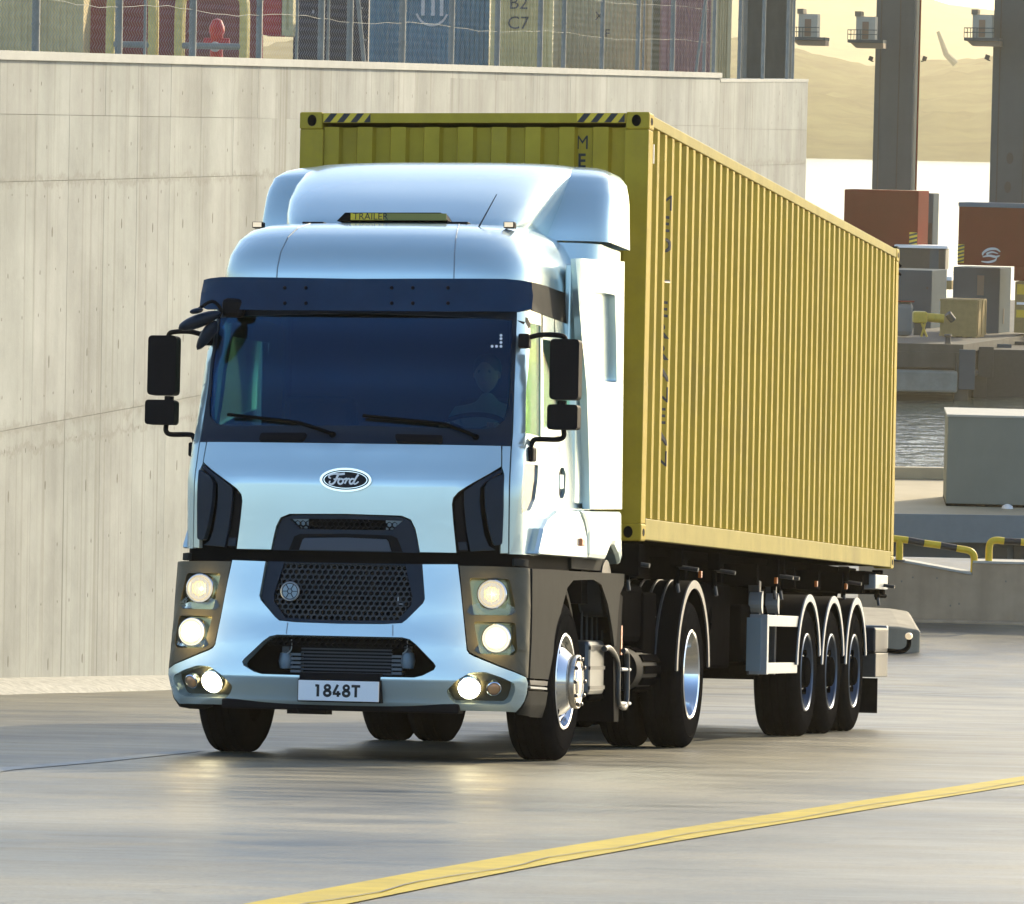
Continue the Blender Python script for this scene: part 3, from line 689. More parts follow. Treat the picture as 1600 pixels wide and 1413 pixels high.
def swirl(root, cx, cz, r):
    mb = MB()
    def band(pts, wd):
        P = smoothpath([(cx+a*r, -.02, cz+b*r) for a, b in pts], 8); vs = []; n = len(P)
        for i, p in enumerate(P):
            t = (P[min(i+1, n-1)]-P[max(i-1, 0)]).normalized(); nn = Vector((t.z, 0, -t.x)); ww = wd*r*(.35+.65*sin(pi*i/(n-1)))
            vs += [p+nn*ww, p-nn*ww]
        mb.add(vs, [(2*i, 2*i+1, 2*i+3, 2*i+2) for i in range(n-1)])
    band([(1, .55), (.5, .85), (-.3, .8), (-.9, .4), (-.95, .1)], .14); band([(-.95, -.05), (-.2, .1), (.5, 0), (.95, .15)], .13)
    band([(.75, .35), (.1, .5), (-.5, .3), (-.2, .1)], .1); band([(.6, -.1), (.4, -.4), (-.3, -.6), (-1.1, -.55)], .12)
    mb.build('white_emblem', mat('stencil_white', (.6, .6, .6), .6), root)
def adopt(r, crane):
    M = crane.matrix_world.inverted() @ r.matrix_world
    for ch in list(r.children): ch.parent = crane; ch.matrix_basis = M @ ch.matrix_basis
    bpy.data.objects.remove(r)
r, w_, h, s = boxat('crane_base', 1317, 1430, 296, 396, 258, 2.2, YW, BRED, parts='base_box')
hazard(r, w_-.42, w_-.02, .1, 1.15); swirl(r, w_*.42, .35, .38); adopt(r, crane1)
r, w_, h, s = boxat('crane_base', 1496, 1612, 323, 414, 236, 2.4, YW, BRED, parts='base_box')
hazard(r, .0, .3, .1, .95); swirl(r, w_*.44, .42, .42)
MB().box(-.02, w_+.02, -.04, 2.2, h+.002, h+.2).build('blue_beam', mat('beam_blue', (.06, .11, .16), .5), r)
adopt(r, crane2)
r, w_, h, s = boxat('machine_house', 1433, 1456, 302, 386, 262, 1.2, YW, PALEG, 'pale blue grey cabinet right of the lighter red base', 'cabinet')
MB().box(.08, w_-.02, -.04, -.002, .15, h*.45).build('door', DARKD, r)
r, w_, h, s = boxat('deck_canopy', 1400, 1476, 387, 420, 256, 2, YW*.5, DARKD, 'low dark canopy with a sunlit white roof on the pier', 'canopy')
MB().box(-.1, w_+.1, -.15, 2, h+.002, h+.14).build('roof', WHITEP, r); MB().box(w_*.68, w_*.86, -.05, -.002, .05, h).build('panel', PALEG, r)
r, w_, h, s = boxat('machine_cabinet', 1385, 1452, 421, 526, 244, 3, YW, PALEG, 'wide blue grey machine cabinet just right of the container end', 'cabinet')
MB().lathe([(0, -.02), (.06, -.02), (.06, .0)], 12, 'y', (w_*.9, 0, h*.74)).build('knob', DARKD, r)
r, w_, h, s = boxat('machine_cabinet', 1487, 1558, 417, 520, 240, 2.3, YW, PALEG, 'tall blue grey machine cabinet with sunlit right side between crate and boxes', 'cabinet')
MB().box(w_*.52, w_*.66, -.03, -.002, h*.58, h*.88).build('window', mat('brown_window', (.14, .11, .09), .3), r); MB().box(w_+.002, w_+.03, .8, .95, h*.15, h*.38).build('slot', DARKD, r)
r, w_, h, s = boxat('storage_drum', 1396, 1425, 472, 526, 232, .8, YW*.3, mat('drum_grey', (.14, .165, .17), .5), 'pale cylinder like grey tank at the container edge on the pier', 'tank', bev=.25)
MB().box(-.05, w_+.05, -.05, .8, h, h+.05).build('lid', BRED, r)
r, w_, h, s = boxat('wooden_crate', 1468, 1524, 467, 524, 234, 1.9, YW, CRATE, 'big pale wooden crate on the pier in front of the grey cabinets', 'crate')
for z in (.03, h*.97):
    MB().box(-.02, w_+.02, -.03, -.003, z-.05, z+.05).build('batten', CRATE, r)
for x in (.2, 1.0, 1.7): MB().box(w_+.003, w_+.035, x-.06, x+.06, .05, h-.05).build('batten', CRATE, r)
for k in range(4): MB().box(w_*(.1+.26*k), w_*(.1+.26*k)+.15, -.02, 1.8, -.1, -.002).build('skid', CRATE, r)
r, w_, h, s = boxat('winch', 1427, 1449, 487, 505, 228, .8, 0, YM, 'small yellow winch with a round arm in front of the crate', 'winch', bev=.08)
MB().tube([(w_, .3, h*.5), (w_+.75, .3, h*.42)], .2, 14).build('arm', YM, r, smooth=True); MB().tube([(w_+.9, .1, .45), (w_+1.15, .2, .15)], .16, 12).build('motor', DARKD, r, smooth=True)
MB().box(.05, w_-.05, .1, .6, -.55, 0).build('stand', DARKD, r); MB().tube([(w_-.1, .05, 0), (w_-.25, .05, -.6)], .05, 8).build('strut', YM, r)
MB().tube([(w_-.25, .05, 0), (w_-.0, .05, -.6)], .05, 8).build('strut', YM, r)
r, w_, h, s = boxat('cargo_box', 1584, 1620, 440, 520, 238, 1.6, YW, CRATE, 'tan cargo box at the right edge lowest of its pile', 'box')
for z0, z1, m in ((.55, .6, WHITEP), (.75, .95, HAZY), (.3, .45, HAZY)): MB().box(.1, w_, -.02, -.003, h*z0, h*z1).build('strap_label', m, r)
boxat('cargo_box', 1584, 1622, 414, 439, 239, 1.6, YW, BRED, 'red brown cargo box resting on the tan box at the right edge', 'box')
r, w_, h, s = boxat('life_raft_case', 1466, 1486, 438, 452, 250, .8, YW, CRATE, 'small tan case with a white lid behind the crate', 'case'); MB().box(0, w_, 0, .7, h+.002, h+.18).build('lid', WHITEP, r)
# pier
d = 226; s = S(d); v = W(1380, 536, d); pr_ = empty('pier', Matrix.Translation((v.x, v.y, 0))); tag(pr_, 'weathered concrete pier on piles carrying the crane legs', 'pier'); zp = v.z-.0
L1 = (1500-1380)*s
MB().prism([(0, 0), (L1+.15, 0), (L1+9, 26), (L1+9, 60), (-40, 60), (-40, 0)], 2, zp-.35, zp-.0).build('deck', PIER, pr_)
MB().box(-20, L1, -.02, .4, 1.4, zp-.352).build('fascia', PIER, pr_, bev=.03)
MB().box(-20, L1-.1, -.5, .5, .35, 1.3).build('fender_beam', mat('fender_grey', (.24, .25, .22), .8, var=.3, vscale=1), pr_, bev=.1)
dr = Vector((8.85, 26, 0)); 
for k in range(9):
    q = dr*(k/8.0); x = L1+.1+q.x; y = q.y
    MB().box(x-.3, x+.3, y-.2, y+.5, .0, zp-.352).build('pile', PIER, pr_, bev=.02)
    MB().box(x-.15, x+.55, y-.45, y-.22, .9 if k % 2 else .5, zp-.2).build('fender', PALEG if k % 2 == 0 else DARKD, pr_, bev=.02)
for k in range(6):
    q = dr*(k/6.0); MB().tube([(L1+q.x+.1, q.y+.4, 1.1), (L1+q.x+1.5, q.y+4.3, 1.1)], .16, 8).build('cross_beam', PIER, pr_)
for x, y in ((L1-.5, .4), (L1-3, .5)):
    MB().lathe([(0, 0), (.16, 0), (.12, .1), (.12, .3), (.18, .34), (.16, .42), (0, .44)], 14, 'z', (x, y, zp)).build('bollard', DARKD, pr_, smooth=True)
MB().box(-40, L1+4, 4, 60, .0, zp-.36).build('pier_core', DARKD, pr_)

# cabins hanging beside the cranes, floodlights, distant jib
def cabin(px, py, d, label, flip=1):
    root = place('checker_cabin', px, py, d, YW*.6); s = S(d); tag(root, label, 'cabin', 'small cabins on the cranes'); k = s
    MB().box(-4*k, 26*k, 0, 1.0, 0, 36*k).build('cabin_wall', mat('cabin_wall', (.42, .40, .33), .6, var=.1), root)
    MB().box(6*k, 16*k, -.03, -.003, 1*k, 28*k).build('door', mat('brown_door', (.22, .13, .08), .5), root)
    MB().box(-6*k, 4*k, -.1, 1.0, 36*k+.002, 44*k).build('air_unit', mat('brown_unit', (.18, .15, .11), .5), root)
    MB().box(-16*k, 40*k, -.25, 1.3, -5*k, -.003).build('platform', GREYL, root)
    MB().prism([(-12*k, -5*k-.002), (40*k, -5*k-.002), (40*k, -13*k), (-3*k, -13*k)], 1, -.1, 1.1).build('underframe', mat('brown_frame', (.25, .18, .12), .6), root)
    mb = MB()
    for z in (8*k, 15*k): mb.tube([(-16*k, -.2, z), (30*k, -.2, z)], .02, 6); mb.tube([(-16*k, -.2, z), (-16*k, 1.2, z)], .02, 6)
    for i in range(5): mb.tube([((-16+i*5)*k, -.2, 0), ((-16+i*5)*k, -.2, 15*k)], .018, 6)
    mb.build('handrail', GREYL, root)
cabin(1251, 58, 255, 'cabin at the left behind the fence end beside the water view'); cabin(1341, 62, 258, 'cabin on the left side of the slimmer crane leg'); cabin(1523, 59, 238, 'cabin on the left side of the thick right crane leg')
for px, py, d, l in ((1361, 92, 257, 'floodlight left of the slimmer crane leg'), (1445, 92, 257, 'floodlight right of the slimmer crane leg'), (1543, 90, 236, 'floodlight left of the thick right crane leg')):
    root = place('floodlight', px, py, d, .2); tag(root, l, 'floodlight', 'small floodlights on the cranes')
    MB().box(-.1, .1, 0, .12, -.1, .12, Matrix.Rotation(.3, 4, 'Y')).build('housing', DARKD, root); MB().tube([(0, .1, -.1), (.16 if px < 1400 or px > 1500 else -.16, .1, -.14)], .03, 6).build('arm', DARKD, root)
JM = mat('far_jib', (.16, .17, .12), .7)
v = W(1488, 100, 1500); j = empty('distant_jib_crane', Matrix.Translation(v)); tag(j, 'faint slanting jib of a far crane above the hazy shore', 'crane'); s = S(1500)
MB().tube([(1, 0, 0), (-10*s, 0, 15*s), (-24*s, 0, 50*s)], [1.1, .9, .5], 8).build('jib', JM, j)

# hills
def hill(name, y0, y1, x0, x1, nx, ny, hf, m):
    from mathutils import noise
    vs = []
    for jy in range(ny+1):
        for ix in range(nx+1):
            x = x0+(x1-x0)*ix/nx; y = y0+(y1-y0)*jy/ny; q = jy/ny
            vs.append((x, y, hf(x, y, q)*(1+.10*noise.noise(Vector((x*.006, y*.006, 0))))+(4.5*noise.noise(Vector((x*.03, y*.02, 3)))+2.4*noise.noise(Vector((x*.11, y*.05, 7))))*min(q*5, 1)))
    mb = MB(); mb.add(vs, [(j*(nx+1)+i, j*(nx+1)+i+1, (j+1)*(nx+1)+i+1, (j+1)*(nx+1)+i) for j in range(ny) for i in range(nx)])
    return tag(mb.build(name, m, smooth=True), kind='structure')
HM = mat('wooded_slope', (.075, .076, .03), .95, var=.8, vscale=.03, spec=0)
def h1(x, y, q): px = 800+x/y*F; return -1+2*min(q*30, 1)+47*(q**.8)*(1-.10*sin((px-1250)*.012))
hill('near_hills', 1800, 2600, -500, 520, 260, 40, h1, HM)
def h2(x, y, q): px = 800+x/y*F; return 14+(136-max(px-1230, 0)*.075)*sin(min(q, 1)*pi/2)
hill('far_hills', 4200, 5200, -1500, 1500, 160, 16, h2, HM)
# haze
hz = MB().box(-4500, 9500, -40, 9400, -1, 175).build('haze', None or mat('haze', (1, 1, 1))); hm = bpy.data.materials['haze']; t = hm.node_tree
for n in list(t.nodes):
    if n.type != 'OUTPUT_MATERIAL': t.nodes.remove(n)
pv = t.nodes.new('ShaderNodeVolumePrincipled'); pv.inputs['Color'].default_value = (1, .91, .68, 1); pv.inputs['Density'].default_value = .00015; pv.inputs['Anisotropy'].default_value = .62
t.links.new(pv.outputs[0], [n for n in t.nodes if n.type == 'OUTPUT_MATERIAL'][0].inputs['Volume']); tag(hz, kind='stuff')
# ================================================================== CONTAINER
cn = empty('shipping_container', TW.copy()); tag(cn, 'long yellow corrugated shipping container riding on the trailer', 'shipping container')
CW_, CL, Z0, Z1 = 1.219, 12.192, 1.434, 4.330
def corr_panel(name, along, a0, a1, z0, z1, base, outward, pitch, dep, fa, fs, m, parent):
    # along: 'y' for side panels (offset in x), 'x' for the end panel (offset in y)
    bps = []; a = a0
    while a < a1-.02:
        for q, d in ((0, 0), (fa, 0), (fa+fs, 1), (2*fa+fs, 1)):
            if a+q*pitch < a1: bps.append((a+q*pitch, d))
        a += pitch
    bps.append((a1, 0)); vs = []
    for t, d in bps:
        o = base-outward*dep*d
        for z in (z0, z1): vs.append((o, t, z) if along == 'y' else (t, o, z))
    mb = MB(); mb.add(vs, [(2*i, 2*i+2, 2*i+3, 2*i+1) for i in range(len(bps)-1)])
    o = mb.build(name, m, parent, recalc=False); sm = o.modifiers.new('thickness', 'SOLIDIFY'); sm.thickness = .006; sm.offset = 0
    def depth(t):
        for (a, da), (b, db) in zip(bps, bps[1:]):
            if a <= t <= b: return base-outward*dep*(da+(db-da)*(t-a)/max(b-a, 1e-6))
        return base
    return [b[0] for b in bps], depth
SB, SD = corr_panel('side_panel', 'y', .10, CL-.10, Z0+.16, Z1-.09, CW_-.014, 1, .2745, .036, .28, .20, YELLOW, cn)
corr_panel('side_panel', 'y', .10, CL-.10, Z0+.16, Z1-.09, -CW_+.014, -1, .2745, .036, .26, .24, YELLOW, cn)
FB, FD = corr_panel('front_panel', 'x', -CW_+.17, CW_-.17, Z0+.14, Z1-.10, .035, -1, .2349, .045, .43, .07, YELLOW, cn)
for sx in (-1, 1):
    for y0, y1 in ((.008, .17), (CL-.17, CL-.008)):
        MB().prism([(sx*(CW_-.004), y0), (sx*(CW_-.004), y1), (sx*(CW_-.05), y1), (sx*(CW_-.05), y0+.06), (sx*(CW_-.168), y0+.055), (sx*(CW_-.168), y0)], 2, Z0+.118, Z1-.118).build('corner_post', YELLOW, cn, bev=.006)
    for y0 in (0, CL-.178):
        for z0 in (Z0, Z1-.118):
            xa, xb = sorted((sx*CW_, sx*(CW_-.162)))
            c = MB().box(xa, xb, y0, y0+.178, z0, z0+.118).build('corner_casting', YELLOW, cn, bev=.012)
            fy = y0-.0015 if y0 == 0 else y0+.1795
            el = arc(0, 0, 1, 0, 360, 18)[:-1]
            mb = MB(); mb.prism([(sx*(CW_-.089)+.032*p[0], z0+.059+.040*p[1]) for p in el], 1, fy-.001, fy+.001)
            mb.build('aperture', DEEP, c); mb = MB(); mb.prism([(y0+.089+.04*p[0], z0+.059+.026*p[1]) for p in el], 0, sx*CW_-.002, sx*CW_+.0015); mb.build('aperture', DEEP, c)
    xa, xb = sorted((sx*(CW_-.004), sx*(CW_-.07)))
    MB().box(xa, xb, .178, CL-.178, Z1-.088, Z1-.012).build('top_rail', YRAIL, cn, bev=.005)
    MB().box(xa, xb, .178, CL-.178, Z0+.012, Z0+.155).build('bottom_rail', YRAIL, cn, bev=.005)
MB().box(-CW_+.162, CW_-.162, .004, .06, Z1-.075, Z1-.008).build('front_header', YELLOW, cn, bev=.004)
MB().box(-CW_+.162, CW_-.162, .004, .06, Z0+.02, Z0+.14).build('front_sill', YELLOW, cn, bev=.004)
mb = MB(); mb.box(-CW_+.07, CW_-.07, .06, CL-.06, Z1-.03, Z1-.022); mb.build('roof_panel', YELLOW, cn)
MB().box(-CW_+.08, CW_-.08, .07, CL-.07, Z0+.10, Z0+.15).build('floor', CHASSIS, cn)
for k in range(38): MB().box(-CW_+.075, CW_-.075, .25+k*.312, .30+k*.312, Z0+.015, Z0+.098).build('floor_beam', CHASSIS, cn)
# hazard stripes on the header
for xa, dirn, m1, m2 in ((-CW_+.17, 1, HAZY, HAZK), (CW_-.50, 1, HAZY, HAZK)):
    pl_ = MB().box(xa, xa+.33, .0, .0035, Z1-.073, Z1-.010).build('hazard_plate', HAZY, cn); mb = MB(); k = .33/7
    for i in range(0, 7, 2):
        x = xa+i*k; mb.add([(min(x, xa+.33), -.001, Z1-.072), (min(x+k, xa+.33), -.001, Z1-.072), (min(x+k+.05, xa+.33), -.001, Z1-.011), (min(x+.05, xa+.33), -.001, Z1-.011)], [(0, 1, 2, 3)])
    mb.build('hazard_stripes', HAZK, pl_, recalc=False)
# stacked letters, pressed into the corrugations
def cut_text(ch, sz, sx_, cx, cz, BP, DF, mode, parent, lift=.005):
    me = text_mesh(ch, sz, offset=0 if ch in 'MN' else .003); xs_ = [v.co.x for v in me.vertices]; ys_ = [v.co.y for v in me.vertices]; mx = (min(xs_)+max(xs_))/2; my = (min(ys_)+max(ys_))/2
    bm = bmesh.new(); bm.from_mesh(me)
    for v in bm.verts: v.co = Vector(((v.co.x-mx)*sx_+cx, v.co.y-my+cz, 0))
    lo = min(v.co.x for v in bm.verts); hi = max(v.co.x for v in bm.verts)
    for b in BP:
        if lo < b < hi: bmesh.ops.bisect_plane(bm, geom=bm.verts[:]+bm.edges[:]+bm.faces[:], plane_co=(b, 0, 0), plane_no=(1, 0, 0), dist=1e-5)
    for v in bm.verts:
        t, z = v.co.x, v.co.y
        v.co = Vector((DF(t)+lift, t, z)) if mode == 'side' else Vector((t, DF(t)-lift, z))
    bm.to_mesh(me); bm.free(); me.materials.append(LETTER); return link('letter', me, None, parent)
word = 'MEDITERRANEAN'
for i, ch in enumerate(word):
    cut_text(ch, .155, 1.9, .845, 3.79-i*.1475, SB, SD, 'side', cn)
xm = aty(909, 220, .05).x; zm = aty(909, 222, .05).z
for i, ch in enumerate('MED'):
    cut_text(ch, .135, .85, xm, zm-i*.125, FB, FD, 'front', cn)
MB().box(CW_-.03, CW_-.006, .215, .235, Z1-.33, Z1-.2).build('number_plate', WHITEP, cn)
# rear doors
for sx in (-1, 1):
    xa, xb = sorted((sx*.004, sx*(CW_-.17))); dr_ = MB().box(xa, xb, CL-.05, CL-.012, Z0+.13, Z1-.12).build('rear_door', YELLOW, cn, bev=.004)
    for q in (.3, .75): MB().tube([(sx*(CW_-.17)*q, CL+.01, Z0+.1), (sx*(CW_-.17)*q, CL+.01, Z1-.1)], .018, 8).build('locking_bar', ALUG, dr_)
for z in (Z1-.12, Z1-.2): MB().tube([(CW_-.02, CL+.002, z), (CW_+.01, CL+.03, z-.03)], .012, 6).build('hinge', DEEP, cn)
MB().box(CW_-.06, CW_-.006, CL-.1, CL-.0, Z1+.002, Z1+.022).build('lock_cover', DEEP, cn)

# ================================================================== WHEELS
def wheel(parent, x, y, sx, R, width, kind, name='wheel', rz=0):
    wo = empty(name, Matrix.Translation((x, y, R)) @ Matrix.Rotation(rz, 4, 'Z') @ Matrix.Scale(sx, 4, (1, 0, 0)), parent)
    # local +x is outward, x=0 the outer sidewall plane
    h = .29*2/1.0*R/.5*.5/.5*.5 if False else .302*R/.5
    tw = width
    P = [(h, -.035), (h+.012, -.012), (h+.05, -.002), (R*.80, 0), (R*.90, -.004), (R*.955, -.018), (R*.985, -.035), (R, -.055)]
    g = [-.055]
    for k in range(4):
        a = -.055-(tw-.11)*(k+.5)/4; P += [(R, a+.012), (R-.014, a+.008), (R-.014, a-.008), (R, a-.012)]
    P += [(R, -tw+.055), (R*.985, -tw+.035), (R*.9, -tw+.004), (R*.8, -tw), (h+.03, -tw+.01), (h, -tw+.035)]
    MB().lathe(P, 72).build('tyre', RUBBER, wo, smooth=True)
    sw = MB().lathe([(R*.84, .0005), (R*.845, .0025), (R*.86, .0025), (R*.865, .0)], 72).build('sidewall_ring', RUBBER, wo, smooth=True)
    nutsm = MB()
    if kind == 'front':
        rp = [(h+.004, -.03), (h+.004, -.006), (h-.004, .0), (h-.016, -.004), (h-.022, -.03), (h-.028, -.055), (h-.055, -.062), (h-.075, -.03), (.165, .035), (.165, .05)]
        MB().lathe(rp, 64).build('rim', CHROME, wo, smooth=True)
        hb = MB().lathe([(.168, .035), (.172, .075), (.168, .083), (.135, .085), (.13, .08), (.105, .08), (.10, .085), (.085, .094), (.02, .1), (0, .1)], 48).build('hub', mat('hub_cover', (.75, .70, .62), .22, .9), wo, smooth=True)
        MB().lathe([(.160, .0855), (.150, .0855)], 48).build('hub_ring', DEEP, hb)
        for k in range(10):
            a = 2*pi*k/10; nutsm.lathe([(.013, .083), (.012, .098), (.008, .102), (0, .102)], 8, 'x', (0, .148*cos(a), .148*sin(a)))
        nutsm.build('wheel_nuts', mat('nut_steel', (.16, .15, .14), .3, .8), wo)['kind'] = 'stuff'
        hm_ = MB()
        for k in range(10):
            a = 2*pi*(k+.5)/10; rr = h-.068; c = Vector((-.035, rr*cos(a), rr*sin(a))); vs = []
            nx = Vector((.85, .52*cos(a), .52*sin(a))); tg = Vector((0, -sin(a), cos(a))); rd = nx.cross(tg)
            for q in range(12): vs.append(c+nx*.014+tg*.03*cos(q*pi/6)+rd*.02*sin(q*pi/6))
            hm_.add(vs, [tuple(range(12))])
        hm_.build('hand_hole', DEEP, wo)
    elif kind == 'drive':
        rp = [(h+.004, -.03), (h+.004, -.004), (h-.006, .002), (h-.018, -.006), (h-.028, -.05), (h-.040, -.12), (h-.06, -.165), (.20, -.175), (.12, -.175)]
        MB().lathe(rp, 64).build('rim', CHROME, wo, smooth=True)
        MB().lathe([(.12, -.18), (.115, -.09), (.09, -.07), (0, -.065)], 36).build('hub', CHROME, wo, smooth=True)
        for k in range(10):
            a = 2*pi*k/10; nutsm.lathe([(.016, -.176), (.014, -.145), (0, -.14)], 8, 'x', (0, .1675*cos(a), .1675*sin(a)))
        nutsm.build('wheel_nuts', ALU, wo)['kind'] = 'stuff'
    else:
        rp = [(h+.004, -.03), (h+.004, -.008), (h-.006, -.002), (h-.018, -.012), (h-.026, -.07), (h-.05, -.10), (.20, -.085), (.17, -.05), (.13, -.045)]
        MB().lathe(rp, 48).build('rim', RIMBLUE, wo, smooth=True)
        MB().lathe([(.13, -.05), (.12, .0), (.10, .012), (0, .015)], 28).build('hub', CHASSIS, wo, smooth=True)
        for k in range(10):
            a = 2*pi*k/10; nutsm.lathe([(.015, -.06), (.014, -.02), (0, -.018)], 6, 'x', (0, .16*cos(a), .16*sin(a)))
            b = a+pi/10; nutsm.box(-.08, -.045, -.02, .02, h-.075, h-.035, Matrix.Rotation(b, 4, 'X'))
        nutsm.build('wheel_nuts', CHASSIS, wo)['kind'] = 'stuff'
    MB().lathe([(h-.02, -tw+.03), (.1, -tw+.05), (0, -tw+.05)], 24).build('brake_drum', CHASSIS, wo, smooth=True)
    return wo
def mudguard(parent, y, x0, x1, R, m, zc, a0=8, a1=172, t=.02, lip=None):
    mb = MB(); n = 28; P = arc(y, zc, R, a0, a1, n); Q = arc(y, zc, R-t, a0, a1, n)
    mb.prism(P+Q[::-1], 0, x0, x1); o = mb.build('mudguard', m, parent, smooth=False)
    for p in o.data.polygons: p.use_smooth = True
    o.data.set_sharp_from_angle(angle=radians(40))
    if lip:
        mb = MB(); P = arc(y, zc, R+.004, a0, a1, n); Q = arc(y, zc, R-.055, a0, a1, n); mb.prism(P+Q[::-1], 0, x1-.002 if x1 > 0 else x0-.012, x1+.012 if x1 > 0 else x0+.002)
        l = mb.build('lip', lip, o); bevel(l, .006)
    return o

# ================================================================== TRAILER
tr = empty('container_trailer', TW @ Matrix.Translation((0, 6, 0))); tag(tr, 'black three axle skeletal trailer carrying the yellow container', 'trailer')
TI = Matrix.Translation((0, -6, 0))
def sub(name, parent, off=(0, -6, 0)): return empty(name, Matrix.Translation(off), parent)
tf = sub('frame_origin', tr)   # replaced below by direct offsets
bpy.data.objects.remove(tf)
def T(mb): mb.v = [(x, y-6, z) for x, y, z in mb.v]; return mb
for sx in (-1, 1):
    T(MB().box(sx*.5-.07, sx*.5+.07, 1.2, 12.25, .98, 1.0).box(sx*.5-.006, sx*.5+.006, 1.2, 12.25, 1.0, 1.385).box(sx*.5-.07, sx*.5+.07, .2, 12.25, 1.385, 1.40)).build('main_beam', CHASSIS, tr)
T(MB().box(-1.2, 1.2, .03, .2, 1.2, 1.415).box(-.5, .5, .03, 3.4, 1.16, 1.38)).build('gooseneck', CHASSIS, tr)
for y in (2.1, 3.6, 5.2, 6.2, 7.0, 8.3, 9.6, 10.8, 12.1): T(MB().box(-1.15, 1.15, y-.05, y+.05, 1.2, 1.36)).build('cross_member', CHASSIS, tr)
for sx in (-1, 1): T(MB().box(sx*.86-.03, sx*.86+.03, .3, 12.1, 1.20, 1.43)).build('outer_rail', CHASSIS, tr)
def lockpin(x, y):
    o = T(MB().box(x-.045, x+.045, y-.05, y+.05, 1.29, 1.42).box(x-.02, x+.02, y-.02, y+.02, 1.15, 1.29)).build('twist_lock', CHASSIS, tr, bev=.01)
    T(MB().tube([(x, y, 1.29), (x+.16*(1 if x > 0 else -1), y-.02, 1.27)], .016, 8).tube([(x, y, 1.2), (x+.02, y-.02, 1.1)], .015, 8)).build('handle', ALUG, o)
for y in (.14, 2.0, 3.55, 6.25, 6.55, 9.95, 12.0):
    for sx in (-1, 1): lockpin(sx*1.1, y)
for y in (2.62, 6.0, 8.05, 9.7):
    for sx in (-1, 1): T(MB().box(sx*1.16-.012, sx*1.16+.012, y-.022, y+.022, 1.22, 1.27)).build('side_marker', ORANGE, tr, bev=.005)
# clutter between tractor and axles: air tanks, boxes, hoses
T(MB().box(-.9, .95, 3.9, 5.15, .55, 1.2)).build('tool_box', CHASSIS, tr, bev=.03)
T(MB().box(.70, 1.0, 5.35, 6.9, .60, 1.05)).build('pallet_box', CHASSIS, tr, bev=.02)
for x in (-.7, .2): T(MB().lathe([(0, 4.1), (.12, 4.13), (.15, 4.2), (.15, 5.0), (.12, 5.07), (0, 5.1)], 24, 'y', (x, 0, .50))).build('air_tank', CHASSIS, tr, smooth=True)
for sx in (-1, 1):
    for y in (5.83, 6.62):
        lg = T(MB().box(sx*1.02-.045, sx*1.02+.045, y-.04, y+.04, .50, 1.24)).build('support_strut', ALUG, tr, bev=.008)
        c = [(y+.09*cos(radians(a)), 1.07+.09*sin(radians(a))) for a in range(90, 271, 20)]
        mb = MB(); mb.prism(c+[(y, 1.0)], 0, sx*1.03-.04, sx*1.03+.06); T(mb).build('strut_bracket', ALU, lg)
    T(MB().box(sx*1.16-.03, sx*1.16+.03, 5.5, 7.15, .885, .972)).build('side_guard_rail', ALU, tr, bev=.004)
    T(MB().box(sx*1.16-.03, sx*1.16+.03, 5.5, 7.15, .515, .60)).build('side_guard_rail', ALU, tr, bev=.004)
    T(MB().box(sx*1.14-.085, sx*1.14+.055, 5.42, 5.50, .51, .975)).build('side_guard_post', ALU, tr, bev=.004)
    T(MB().box(sx*1.09-.055, sx*1.09+.055, 5.405, 5.418, .535, .95)).build('side_guard_end_plate', mat('brushed_plate', (.36, .45, .5), .35, .7), tr)
WY = (7.43, 8.74, 10.05)
for y in WY:
    for sx in (-1, 1):
        wheel(tr, sx*1.2, y-6, sx, .52, .37, 'trailer')
        T(MB().box(sx*.55-.05, sx*.55+.05, y-.45, y+.35, .6, .75)).build('suspension_arm', CHASSIS, tr, bev=.03)
        xa, xb = sorted((sx*.80, sx*1.2)); o = mudguard(tr, y-6, xa, xb, .62, RUBDARK, .53, 12, 175, lip=mat('mudguard_lip', (.30, .33, .36), .35, .2))
        T(MB().lathe([(.0, sx*.45), (.13, sx*.45), (.13, sx*.62), (0, sx*.62)], 20, 'x', (0, y+.25, .78))).build('air_spring', RUBBER, tr, smooth=True)
    T(MB().tube([(-1.0, y, .52), (1.0, y, .52)], .07, 14)).build('axle', CHASSIS, tr)
T(MB().box(-1.1, 1.1, 11.2, 12.0, 1.28, 1.40)).build('rear_platform', CHASSIS, tr)
T(MB().prism([(11.1, 1.38), (12.28, 1.38), (12.28, 1.26), (12.0, 1.12), (11.5, 1.12), (11.1, 1.2)], 0, .66, .72)).build('rear_bracket', CHASSIS, tr)
T(MB().box(.86, 1.16, 11.48, 12.25, 1.245, 1.375)).build('rear_beam_end', ALU, tr, bev=.01)
T(MB().tube([(1.05, 12.25, 1.3), (1.12, 12.42, 1.3)], .03, 10).tube([(1.05, 12.25, 1.19), (1.12, 12.38, 1.19)], .02, 8)).build('buffer_pin', DEEP, tr)
T(MB().box(-1.18, 1.18, 12.1, 12.2, .62, .92)).build('rear_bumper', ALU, tr, bev=.01)
